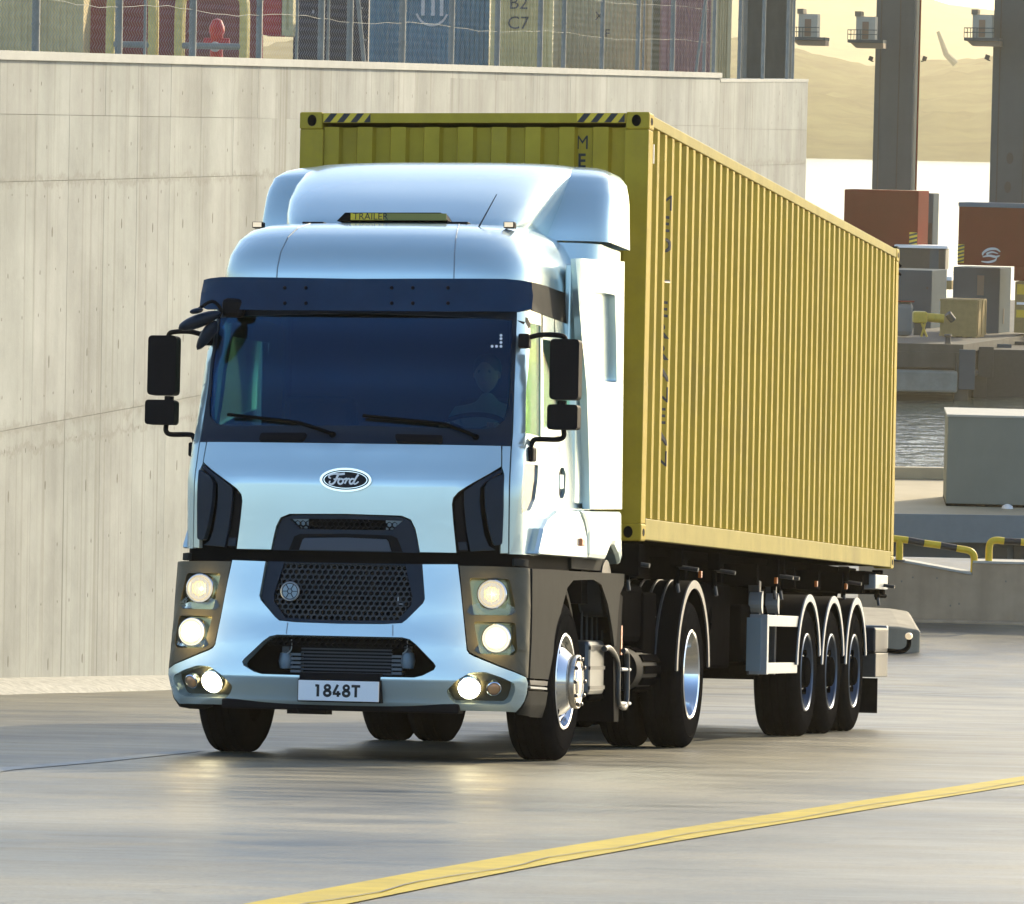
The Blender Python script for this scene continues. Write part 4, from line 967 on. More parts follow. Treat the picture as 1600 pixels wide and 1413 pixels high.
for sx in (-1, 1):
    T(MB().box(sx*1.02-.18, sx*1.02+.18, 11.25, 12.05, .68, .90)).build('lamp_box', BLUEBLACK, tr, bev=.02)
    T(MB().box(sx*1.02-.18, sx*1.02+.18, 11.3, 12.05, .46, .675)).build('lamp_bracket', ALUG, tr, bev=.01)
    T(MB().box(sx*1.02-.18, sx*1.02+.18, 11.42, 11.44, .14, .45)).build('mud_flap', RUBBER, tr)
    T(MB().box(sx*.9-.1, sx*.9+.1, 10.85, 11.1, .92, 1.14)).build('valve_box', ALUG, tr, bev=.02)
    a = T(MB().tube([tuple(p) for p in smoothpath([(sx*1.15, 12.1, .70), (sx*1.3, 12.15, .69), (sx*1.36, 12.2, .73), (sx*1.37, 12.2, .80)], 5)], .022, 10)).build('marker_arm', DEEP, tr, smooth=True)
    T(MB().lathe([(0, -.03), (.026, -.03), (.032, -.02), (.032, .02), (0, .025)], 18, 'y', (sx*1.37, 12.18, .83))).build('marker_lens', MARKER, a, smooth=True)
MBK = [(x, 3.3+.35*k, .75) for k, x in enumerate((-.9, -.4, .3, .9))]
for x, y, z in MBK: T(MB().tube(smoothpath([(x, y, 1.2), (x+.05, y-.1, .9), (x-.05, y+.1, .7), (x, y+.2, 1.0)], 4), .018, 7)).build('air_hose', CHASSIS, tr)
# ================================================================== TRACTOR UNIT
tk = empty('tractor_unit', TW.copy()); tag(tk, 'silver white tractor unit with lit headlights climbing the ramp', 'lorry')
CAB = Env([(1.25, 1.075, -3.30), (1.7, 1.08, -3.31), (1.93, 1.075, -3.25), (2.0, 1.07, -3.20), (2.35, 1.05, -3.12), (2.72, 1.02, -3.04), (2.96, 1.0, -3.0), (3.1, .97, -2.95)], .30)
BMP = Env([(.26, 1.09, -3.28), (.36, 1.13, -3.37), (.5, 1.15, -3.42), (.7, 1.145, -3.40), (.9, 1.14, -3.37), (1.26, 1.13, -3.33)], .32)
def halfboth(e, P, off=0): return both(e.poly(P, off))
def pair(name, env, P, m, parent=tk, off=0, r=0, holes=(), **k):
    o = []
    pp = env.poly(roundpoly(P, r) if r else P, off)
    hh = [env.poly(h, off) for h in holes]
    o.append(drape(name, env, pp, m, parent, off=off, holes=hh, **k)); o.append(drape(name, env, mirror(pp), m, parent, off=off, holes=[mirror(h) for h in hh], **k)); return o
# ---- cab front
hood = halfboth(CAB, [('c', 545, 693), (783, 697), (783, 729), (765, 740), (745, 751), (728, 761), (716, 769), (708, 778), (706, 788), (708, 815), (713, 864), (656, 863), (653, 845), (649, 826), (642, 812), (628, 806), ('c', 533, 803)])
drape('front_panel', CAB, hood, SILVER, tk, thick=.05, bev=.012)
pair('corner_panel', CAB, [(785, 697), (798, 697), (794, 865), (782, 865), (786, 790), (788, 740), (785, 731)], SILVER, thick=.04, bev=.004)
v = pair('air_vane_recess', CAB, [(784, 727), (790, 741), (786, 800), (782, 866), (709, 866), (703, 788), (706, 776), (716, 767), (745, 749)], DEEP, off=-.045, thick=.01, bev=0)
vane1 = [(748, 752), (783, 733), (785, 738), (760, 752), (751, 763), (750, 783), (752, 805), (757, 836), (764, 853), (775, 860), (735, 862), (729, 830), (725, 790), (725, 768)]
pair('air_vane', CAB, vane1, BLUEBLACK, off=-.008, thick=.03, bev=.006)
vane2 = [(764, 750), (788, 740), (787, 800), (785, 851), (772, 853), (764, 828), (758, 793), (757, 762)]
pair('air_vane', CAB, roundpoly(vane2, 4), BLUEBLACK, off=.012, thick=.04, bev=.008)
pair('inner_vane', CAB, [(710, 785), (722, 771), (724, 800), (731, 862), (714, 863)], BLACKP, off=-.03, thick=.02, bev=.003)
pair('sensor_cap', CAB, [(716, 847), (729, 847), (731, 860), (717, 860)], BLUEBLACK, off=-.012, thick=.02, bev=.003)
# upper grille
ug = halfboth(CAB, [('c', 533, 805), (626, 808), (640, 814), (647, 828), (655, 864), ('c', 532, 862)])
slot = halfboth(CAB, [('c', 533, 811), (629, 814), (612, 829), ('c', 533, 828)]); pan = halfboth(CAB, [('c', 533, 834), (611, 837), (620, 841), (628, 862.5), ('c', 532, 861)])
drape('grille_surround', CAB, ug, BLUEBLACK, tk, off=-.018, thick=.04, holes=[slot], bev=.006)
drape('grille_trim', CAB, pan, BLACKP, tk, off=-.012, thick=.01, bev=.003)
drape('flap_panel', CAB, halfboth(CAB, [('c', 533, 840), (603, 843), (606, 846), (611, 862), ('c', 532, 860.5)]), mat('flap_blue', (.03, .045, .075), .35), tk, off=-.002, thick=.02, bev=.006)
drape('grille_backing', CAB, slot, DEEP, tk, off=-.06, thick=.01, bev=0)
ipu = inpoly(slot); u = hexgrid(CAB, ipu, .034, .005, -.02, 'grille_mesh', BLACKP, tk, (-.6, 1.3), (1.3, 1.6), 1.22); u['kind'] = 'stuff'
pair('reflector_panel', CAB, [(603, 811), (629, 814), (613, 828), (603, 828)], mat('pale_blue_panel', (.35, .45, .5), .4), off=-.045, thick=.01, bev=0)
# ---- windscreen and its surround
frame_o = halfboth(CAB, [('c', 548, 692), (798, 697), (803, 600), (808, 488), (806, 470), ('c', 572, 466)])
glass_o = halfboth(CAB, [('c', 556, 665), (748, 671), (775, 668), (789, 656), (795, 636), (800, 560), (801, 500), ('c', 569, 489)])
drape('windscreen_surround', CAB, frame_o, BLUEBLACK, tk, thick=.05, holes=[glass_o], bev=.004)
drape('windscreen', CAB, glass_o, WSGLASS, tk, off=-.008, thick=.006, bev=0)
def wiper(P0_, P1, P2):
    a = CAB.px(*P0_); pts = [a, CAB.px(*P1), CAB.px(*P2)]
    w_ = [CAB.p(*q, .03) for q in pts]; o = MB().tube(smoothpath(w_, 6), [.012]*6+[.008]*7, 8).build('wiper', DEEP, tk, smooth=True)
    b0 = w_[1]; b1 = w_[2]; d = (b1-b0); MB().tube([b0-d*.1, b0+d*.5, b1+d*.35], .011, 6).build('blade', DEEP, o)
    MB().lathe([(0, 0), (.02, 0), (.02, .03), (0, .035)], 12, 'y').build('pivot', DEEP, o).location = CAB.p(*a, .02)
wiper((743, 686), (690, 664), (600, 655)); wiper((520, 682), (460, 661), (385, 653))
pair('bonnet_handle', CAB, roundpoly([(617, 678), (692, 680), (690, 692), (619, 690)], 4), BLACKP, off=.02, thick=.03, bev=.008)
for px, py in ((769, 541), (776, 541), (783, 541), (783, 535), (783, 529), (783, 524)):
    t_, z_ = CAB.px(px, py); c = CAB.p(t_, z_, -.004); MB().lathe([(0, -.001), (.009, -.001), (.009, .001)], 12, 'y').build('windscreen_sticker', WHITEP, tk).location = c
# ---- sun visor
vis = both(CAB.poly([('c', 575, 436), (700, 435.5), (790, 436), (812, 438), (830, 441), (833, 462), (831, 483), (812, 487.5), (700, 487), ('c', 577, 486)], .11))
VISM = mat('visor_tinted', (.008, .035, .085), .25, 0, 0, var=.3, vscale=1.5, spec=.15)
drape('sun_visor', CAB, vis, VISM, tk, off=.11, thick=.012, bev=.003)
for px in (445, 478, 612, 645, 700):
    for py in (450, 474):
        t_, z_ = CAB.px(px, py, .11); c = CAB.p(t_, z_, .112); MB().lathe([(0, -.008), (.010, -.006), (.012, 0)], 12, 'y').build('visor_bolt', BLACKP, tk).location = c
pair('visor_bracket', CAB, [(806, 488), (829, 488), (829, 520), (806, 500)], BLACKP, off=.0, thick=.02, bev=.004)
# ---- cab sides
side = [(800, 697), (804, 600), (808, 488), (830, 484), (868, 498), (903, 512), (912, 560), (918, 620), (921, 700), (922, 797), (905, 797), (872, 797), (853, 812), (842, 840), (838, 868), (796, 866)]
w1 = [(829, 505), (845, 509), (845, 600), (845, 683), (821, 677), (822, 610)]; w2 = [(848, 530), (893, 540), (897, 642), (866, 658), (849, 672)]; w3 = [(819, 725), (841, 727), (840, 752), (836, 780), (829, 797), (822, 804), (815, 802), (816, 760)]
w4 = [(873, 741), (876, 731), (881, 731), (884, 741), (883, 770), (880, 779), (875, 779), (873, 770)]
pair('door', CAB, side, SILVER, thick=.03, bev=.006, holes=[w1, w2, w3, w4])
pair('quarter_window', CAB, w1, SIDEGLASS, off=-.006, thick=.005, bev=0); pair('door_window', CAB, w2, SIDEGLASS, off=-.006, thick=.005, bev=0)
pair('kerb_window', CAB, w3, mat('dark_kerb_glass', (.10, .08, .03), .1, 0, .5), off=-.012, thick=.008, bev=0)
for o in pair('handle_recess', CAB, w4, BLUEBLACK, off=-.022, thick=.006, bev=0): pass
pair('door_handle', CAB, [(875, 742), (881, 742), (881, 764), (875, 764)], SILVER, off=.002, thick=.012, bev=.003)
pair('door_seam', CAB, [(846, 490.5), (848, 491), (848, 529), (846, 529)], DEEP, off=.001, thick=.003, bev=0)
pair('rear_quarter_seam', CAB, [(866, 497), (867, 497.5), (867.5, 527), (866.5, 527)], DEEP, off=.001, thick=.003, bev=0)
pair('roof_band', CAB, [(831, 441), (866, 450), (902, 462), (905, 513), (868, 499), (831, 485)], DARKSILVER, off=.004, thick=.02, bev=.004)
for s, x, y, sz in (('1848T', 870, 686, .06), ('E5', 874, 702, .06)):
    t_, z_ = CAB.px(x, y); c = CAB.p(t_, z_, .002); me = text_mesh(s, sz); me.transform(Matrix.Translation(c) @ Matrix.Rotation(pi/2, 4, 'Z') @ Matrix.Rotation(pi/2, 4, 'X')); me.materials.append(LETTER); link('door_lettering', me, None, tk)
# flare over the wheel
for sx in (1, -1):
    def flare(P, x0, x1, name, m):
        pts = [atx(px, py, 1.14) for px, py in P]; mb = MB(); mb.prism([(q.y, q.z) for q in pts], 0, *sorted((sx*x0, sx*x1))); return mb.build(name, m, tk, bev=.035, ang=25)
    flare([(840, 867), (849, 826), (857, 810), (872, 797), (905, 797), (911, 812), (916, 836), (917, 873)], .98, 1.15, 'arch_flare', SILVER)
    flare([(919, 836), (914, 812), (908, 797), (971, 799), (972, 886), (967, 866), (961, 853), (955, 853), (950, 866), (947, 876), (919, 873)], .98, 1.145, 'rear_flare', SILVER)
    mk = atx(912, 849, 1.16); MB().box(sx*1.14-.01, sx*1.14+.03*sx if sx > 0 else sx*1.14+.01, mk.y-.09, mk.y, mk.z-.02, mk.z+.03).build('side_marker', ORANGE, tk, bev=.008)
# ---- roof cap and air deflector
def loft(name, env, zs, yback, m, parent, cap=True, nt_=56, power=1):
    rows = []
    for z in zs:
        Wd, yf = tab(env.T, z); row = []; tm = 1+max(yback-yf-env.D, .01)
        ts = [-1-(tm-1)*(1-k/4) for k in range(4)]+[-1+2*k/nt_ for k in range(nt_+1)]+[1+(tm-1)*(k+1)/4 for k in range(4)]
        rows.append([env.p(t, z) for t in ts])
    n = len(rows[0]); vs = [v for r in rows for v in r]; fs = []
    for j in range(len(rows)-1):
        for i in range(n-1): fs.append((j*n+i, j*n+i+1, (j+1)*n+i+1, (j+1)*n+i))
        fs.append((j*n+n-1, j*n, (j+1)*n, (j+1)*n+n-1))
    if cap:
        k = (len(rows)-1)*n
        for i in range(n//2): fs.append((k+i, k+i+1, k+n-2-i, k+n-1-i)) if i+1 < n-2-i else None
    mb = MB(); mb.add(vs, fs); o = mb.build(name, m, parent, smooth=True); o.data.set_sharp_from_angle(angle=radians(50)); return o
ROOF = Env([(2.93, 1.0, -2.98), (3.05, .995, -2.97), (3.15, .98, -2.93), (3.25, .95, -2.83), (3.32, .91, -2.69), (3.365, .85, -2.5), (3.385, .78, -2.3), (3.39, .70, -2.1)], .5)
loft('roof_cap', ROOF, [2.93, 2.97, 3.01, 3.05, 3.1, 3.15, 3.2, 3.25, 3.285, 3.32, 3.345, 3.365, 3.378, 3.39], -.6, SILVER, tk)
for sx in (1, -1):
    pts = [ROOF.p(sx*.50, z, .001) for z in (2.95, 3.0, 3.05, 3.1, 3.15, 3.2, 3.25, 3.285, 3.32, 3.345, 3.365)]
    MB().tube(pts, .0035, 6).build('roof_seam', mat('seam_grey', (.2, .23, .25), .5), tk)
DEF = Env([(3.34, .76, -2.30), (3.40, .80, -2.25), (3.48, .83, -2.14), (3.58, .86, -1.98), (3.70, .885, -1.72), (3.80, .895, -1.45), (3.87, .89, -1.18), (3.905, .85, -.85)], .55)
loft('air_deflector', DEF, [3.34, 3.37, 3.40, 3.44, 3.48, 3.53, 3.58, 3.64, 3.70, 3.75, 3.80, 3.84, 3.87, 3.89, 3.905], -.42, SILVER, tk)
WNG = Env([(3.36, 1.185, -1.28), (3.5, 1.18, -1.26), (3.68, 1.175, -1.18), (3.79, 1.155, -1.08), (3.86, 1.10, -.94), (3.89, 1.0, -.78)], .24)
loft('deflector_wing', WNG, [3.36, 3.42, 3.5, 3.58, 3.66, 3.72, 3.76, 3.79, 3.82, 3.85, 3.875, 3.89], -.42, SILVER, tk)
COL = Env([(3.18, 1.13, -1.35), (3.34, 1.13, -1.33)], .30)
loft('side_collar', COL, [3.185, 3.26, 3.345], -.46, SILVER, tk)
mb = MB()   # opening under the deflector
sl_ = [aty(528, 346, -2.34), aty(541, 333, -2.34), aty(690, 333, -2.34), aty(702, 346, -2.34)]
mb.prism([(q.x, q.z) for q in sl_], 1, -2.37, -2.1); so_ = mb.build('deflector_opening', DEEP, tk)
a = aty(548, 344, -2.372); b = aty(698, 334, -2.372); MB().box(a.x, a.x+(b.x-a.x)*.35, -2.376, -2.371, a.z, b.z).build('caution_label', HAZY, tk)
MB().box(a.x+(b.x-a.x)*.352, b.x, -2.376, -2.371, a.z, b.z).build('caution_label', mat('olive_label', (.24, .22, .05), .6), tk)
me = text_mesh('TRAILER', .062); me.transform(Matrix.Translation((a.x+.13, -2.378, b.z-.022)) @ Matrix.Rotation(pi/2, 4, 'X')); me.materials.append(LETTER)
link('label_lettering', me, None, tk)
for sx, px in ((-1, 490), (1, 715)):
    q = aty(px, 350, -2.36); MB().box(q.x-.07, q.x+.07, -2.38, -2.3, q.z-.012, q.z+.012).build('deflector_hinge', BLACKP, tk, bev=.004)
for px in (402, 795):
    q = aty(px, 351, -2.15 if px < 500 else -2.5); lb = MB().box(q.x-.035, q.x+.035, q.y, q.y+.07, q.z-.022, q.z+.018).build('clearance_lamp', BLACKP, tk, bev=.006)
    MB().box(q.x-.028, q.x+.028, q.y-.004, q.y-.001, q.z-.016, q.z+.014).build('lens', MARKER, lb)
p0 = aty(747, 357, -2.5); p1 = aty(776, 304, -2.4); MB().tube([p0, p1], [.006, .003], 8).tube([p0-Vector((0, 0, .015)), p0+Vector((.003, 0, .01))], [.02, .008], 10).build('antenna', ALUG, tk)
# ---- fairing panels beside the cab
FAI = Env([(1.5, 1.15, -2.0), (3.3, 1.15, -2.0)], .3)
fp_ = [(899, 404), (938, 406), (976, 409), (974, 600), (972, 796), (922, 796), (920, 700), (917, 610), (910, 540), (905, 480)]
rc = roundpoly([(917, 456), (940, 457), (961, 461), (963, 530), (964, 598), (926, 595), (921, 530)], 3)
pair('side_fairing', FAI, fp_, SILVER, thick=.05, bev=.01, holes=[rc]); pair('fairing_recess', FAI, rc, SILVER, off=-.045, thick=.01, bev=0)
FIL = Env([(1.62, 1.10, -1.66), (3.0, 1.10, -1.50), (3.3, 1.09, -1.45)], .10)
for sx in (-1, 1): MB().prism([(sx*1.10, -.46), (sx*1.10, -1.52), (sx*1.085, -1.60), (sx*1.04, -1.64), (sx*1.0, -1.64), (sx*1.0, -.46)], 2, 1.64, 3.18).build('fairing_edge', SILVER, tk, bev=.01)
# ---- bumper
bo = both(BMP.poly([('c', 532, 975), (600, 975.5), (628, 974), (636, 968), (661, 943), (664, 936), (660, 882), (715, 882), (719, 915), (723, 955), (729, 1016), (733, 1022), (740, 1026), (782, 1043), (822, 1059), (825, 1068), (823, 1084), (819, 1096), (806, 1113), (785, 1112), (700, 1110), ('c', 531, 1103)]))
lo = both(BMP.poly([('c', 531, 994), (628, 996), (640, 999), (650, 1007), (678, 1036), (681, 1041), (678, 1047), (660, 1056), (647, 1059), ('c', 530, 1057)]))
fo = BMP.poly(roundpoly([(697, 1080), (714, 1063), (735, 1051), (757, 1050), (782, 1058), (804, 1068), (805, 1080), (799, 1096), (788, 1101), (711, 1100), (702, 1091)], 4, 2))
drape('bumper', BMP, bo, SILVER, tk, thick=.09, holes=[lo, fo, mirror(fo)], bev=.014)
for f in (fo, mirror(fo)):
    fb = drape('fog_lamp_housing', BMP, f, HOUSING, tk, off=-.06, thick=.01, bev=0)
    sg = 1 if f is fo else -1
    for k, (px, py, r, m) in enumerate(((733, 1077, .066, FOGON), (772, 1078, .040, LENS))):
        t_, z_ = BMP.px(px, py); c = BMP.p(sg*t_, z_, -.02); n = BMP.n(sg*t_, z_)
        M_ = Matrix.Translation(c) @ n.to_track_quat('X', 'Z').to_matrix().to_4x4()
        o = MB().lathe([(r*1.15, -.03), (r*1.15, .006), (r*1.03, .010), (r, .0)], 28).build('fog_lamp' if k == 0 else 'turn_lamp', CHROME, tk, smooth=True); o.matrix_local = M_
        l = MB().lathe([(r, 0), (r*.8, .012), (r*.4, .018), (0, .02)], 28).build('lens', m if k == 0 else mat('turn_lens', (.45, .25, .12), .15, coat=.6), o, smooth=True)
for px in (613.5, 447):
    if px > 500: pair('bumper_seam', BMP, [(613, 976.5), (614.4, 976.5), (614.4, 994), (613, 994)], mat('seam_grey', (.2, .23, .25), .5), off=.0015, thick=.003, bev=0)
# main grille
gs = both(BMP.poly([('c', 532, 879), (658, 881), (663, 936), (659, 943), (636, 968), (628, 972.5), ('c', 532, 973.5)])); gm = both(BMP.poly([('c', 532, 880.5), (632, 882.5), (643, 932), (641, 945), (621, 968), ('c', 532, 969)]))
drape('grille_surround', BMP, gs, BLUEBLACK, tk, off=-.03, thick=.05, holes=[gm], bev=.004)
drape('radiator_backing', BMP, gm, DEEP, tk, off=-.14, thick=.01, bev=0)
g_ = hexgrid(BMP, inpoly(gm), .036, .0055, -.045, 'grille_mesh', mat('mesh_plastic', (.018, .02, .026), .4), tk, (-.8, 1.8), (.75, 1.3), 1.25); g_['kind'] = 'stuff'
mb = MB()
fr_ = [BMP.px(472, 945)[0], BMP.px(592, 948)[0]]
for z in [.80+.016*k for k in range(26)]: mb.box(-.42, .42, -3.25, -3.235, z, z+.006)
fin = mb.build('radiator_fins', CHASSIS, tk); fin['kind'] = 'stuff'
c = BMP.p(*BMP.px(453, 924), -.05) if False else aty(453, 924, -3.36)
o = MB().lathe([(.060, -.01), (.060, .0), (.055, .004), (.050, .0)], 32, 'y').build('round_lamp_ring', ALU, tk); o.location = c+Vector((0, .0, 0)); o.rotation_euler = (0, 0, pi)
l = MB().lathe([(.046, 0), (0, .003)], 28, 'y').build('lens', mat('pale_blue_panel', (.35, .45, .5), .4), o)
hx = MB()
for k in range(6):
    a_ = k*pi/3; hx.tube([(.016*cos(a_), .006, .016*sin(a_)), (.016*cos(a_+pi/3), .006, .016*sin(a_+pi/3))], .003, 4); hx.tube([(.016*cos(a_), .006, .016*sin(a_)), (.048*cos(a_), .006, .048*sin(a_))], .003, 4)
hx.build('cross_bars', BLUEBLACK, o)
q = aty(622, 937, -3.3); MB().box(q.x-.004, q.x+.004, -3.3, -3.296, q.z-.03, q.z+.03).box(q.x, q.x+.03, -3.3, -3.296, q.z-.03, q.z-.024).build('pipe_bracket', ALU, tk)
# lower opening
drape('lower_backing', BMP, lo, DEEP, tk, off=-.30, thick=.01, bev=0)
ipl = inpoly(lo); lm_ = hexgrid(BMP, lambda t, z: ipl(t, z) and z > .69, .036, .0055, -.07, 'lower_mesh', BLACKP, tk, (-.9, 1.8), (.40, .80), 1.25); lm_['kind'] = 'stuff'
ic = [aty(470, 1052, -3.25), aty(612, 1016, -3.25)]; mb = MB(); zz = ic[0].z
while zz < ic[1].z: mb.box(ic[0].x, ic[1].x, -3.25, -3.22, zz, zz+.010); zz += .021
mb.build('cooler_core', mat('cooler_fins', (.04, .05, .065), .4, .4), tk)
for a0, a1 in ((454, 470), (612, 628)):
    x0 = aty(a0, 1035, -3.26).x; x1 = aty(a1, 1035, -3.26).x; mb = MB()
    for k in range(5): z = ic[0].z+.004+k*.026; mb.box(x0, x1, -3.26, -3.2, z, z+.015)
    mb.build('cooler_end', mat('cooler_end_grey', (.10, .12, .14), .4, .3), tk)
for px in (446, 637):
    q = aty(px, 1033, -3.25); o = MB().lathe([(0, -.05), (.035, -.045), (.045, 0), (.035, .05), (0, .055)], 18, 'z', (q.x, -3.24, q.z)).build('end_tank', mat('end_tank_blue', (.16, .21, .25), .4, .3), tk, smooth=True)
    q2 = aty(px+(8 if px < 500 else -2), 1012, -3.3); MB().tube(smoothpath([(q2.x, -3.28, q2.z+.05), (q2.x, -3.28, q2.z-.01), (q2.x-.03, -3.27, q2.z-.04)], 4), .004, 6).build('cooler_pipe', ALU, tk)
    MB().box(q.x-.025, q.x+.02, -3.24, -3.21, q.z+.05, q.z+.09).build('bracket', ALUG, tk)
# number plate
A_, B_ = aty(466, 1062, -3.45), aty(592, 1098, -3.45); zc = (A_.z+B_.z)/2; xc = (A_.x+B_.x)/2; hw = (B_.x-A_.x)/2-.002
pl_ = MB().box(xc-hw, xc+hw, -3.455, -3.44, zc-.062, zc+.062).build('number_plate', WHITEP, tk, bev=.003); MB().box(xc-hw-.008, xc+hw+.008, -3.44, -3.36, zc-.07, zc+.07).build('plate_holder', BLACKP, tk, bev=.004)
def glyph(mb, ch, x0, z0, hh, y):
    def rib(P, wd, closed=False):
        P = [Vector(p) for p in P]; n = len(P); vs = []
        for i, p in enumerate(P):
            a_ = P[(i-1) % n] if closed or i else p; b_ = P[(i+1) % n] if closed or i < n-1 else p
            t_ = (b_-a_).normalized(); nn = Vector((t_.y, -t_.x)); vs += [p+nn*wd*1.28, p-nn*wd*1.28]
        mb.add([(x0+v.x*hh, y, z0+v.y*hh) for v in vs], [(2*i, 2*((i+1) % n), 2*((i+1) % n)+1, 2*i+1) for i in range(n if closed else n-1)])
    el = lambda cx, cz, a_, b_: [(cx+a_*cos(2*pi*k/28), cz+b_*sin(2*pi*k/28)) for k in range(28)]
    if ch == '1': rib([(.12, .86), (.34, .86)], .075); rib([(.34, .935), (.34, 0)], .085)
    if ch == '8': rib(el(.34, .725, .20, .175), .078, True); rib(el(.34, .275, .245, .20), .085, True)
    if ch == '4': rib([(.44, 0), (.44, .46)], .08); rib([(.42, .95), (.08, .27)], .08); rib([(.02, .24), (.66, .24)], .075)
    if ch == 'T': rib([(.0, .865), (.70, .865)], .08); rib([(.35, .79), (.35, 0)], .085)
gm_ = MB()
for k, ch in enumerate('1848T'): glyph(gm_, ch, xc-.155+k*.0595, zc-.036, .078, -3.4562-k*.00001)
gm_.build('plate_lettering', LETTER, pl_, recalc=False)
MB().box(xc-hw, xc+hw, -3.43, -3.36, zc+.07, zc+.11).build('plate_sill', BLACKP, tk)
MB().box(-.75, .75, -3.35, -3.2, .30, .36).build('under_lip', BLACKP, tk, bev=.01)
q = aty(461, 1105, -3.35); MB().tube([q, q+Vector((.02, 0, -.03))], .006, 6).build('tow_clip', BLACKP, tk)
# ---- badge
bt, bz = 0.0, CAB.px(535, 750)[1]; by = tab(CAB.T, bz)[1]; bd = empty('badge', Matrix.Translation((0, by-.004, bz)), tk)
def ell(a, b, n=40): return [(a*cos(2*pi*k/n), b*sin(2*pi*k/n)) for k in range(n)]
for a, b, y0, y1, m, nm in ((.165, .075, -.012, .01, CHROME, 'badge_rim'), (.148, .061, -.0135, -.012, BADGE, 'badge_field'), ):
    MB().prism(ell(a, b), 1, y0, y1).build(nm, m, bd, bev=.003 if nm == 'badge_rim' else 0)
mb = MB(); o = ell(.139, .054); i_ = ell(.134, .050); n = len(o); mb.add([(x, -.0145, z) for x, z in o+i_], [(k, (k+1) % n, (k+1) % n+n, k+n) for k in range(n)]); mb.build('inner_ring', CHROME, bd)
def stroke(mb, P, w0, w1=None):
    pts = smoothpath([(x, 0, z) for x, z in P], 6) if len(P) > 2 else [Vector((x, 0, z)) for x, z in P]; n = len(pts); vs = []
    for i, p in enumerate(pts):
        t = (pts[min(i+1, n-1)]-pts[max(i-1, 0)]).normalized(); nn = Vector((t.z, 0, -t.x)); q = i/(n-1); ww = w0+((w1 or w0)-w0)*q
        vs += [p+nn*ww+Vector((0, -.0155, 0)), p-nn*ww+Vector((0, -.0155, 0))]
    mb.add(vs, [(2*k, 2*k+1, 2*k+3, 2*k+2) for k in range(n-1)])
mb = MB()
stroke(mb, [(-.092, .008), (-.105, .014), (-.100, .028), (-.07, .036), (-.035, .034), (-.005, .038)], 0.0041, 0.0068)   # F top
stroke(mb, [(-.045, .034), (-.055, .012), (-.070, -.018), (-.088, -.028), (-.102, -.020), (-.096, -.008)], 0.0074, 0.0041)   # F stem
stroke(mb, [(-.075, .002), (-.055, .004), (-.032, .008)], 0.0047)
stroke(mb, [(-.030, .006), (-.044, -.004), (-.044, -.020), (-.030, -.026), (-.016, -.016), (-.016, 0), (-.030, .006)], 0.0057)   # o
stroke(mb, [(-.016, 0), (-.004, .004), (.008, .008), (.004, -.008), (-.004, -.024)], 0.0054); stroke(mb, [(.006, -.004), (.016, .006), (.028, .006)], 0.0054)   # r
stroke(mb, [(.056, .004), (.040, .006), (.028, -.006), (.030, -.022), (.044, -.022), (.056, -.006)], 0.0057)   # d bowl
stroke(mb, [(.082, .034), (.070, .018), (.058, -.004), (.054, -.020), (.064, -.024), (.084, -.010)], 0.0065, 0.0041)   # d stem
mb.build('badge_lettering', WHITEP, bd, recalc=False)
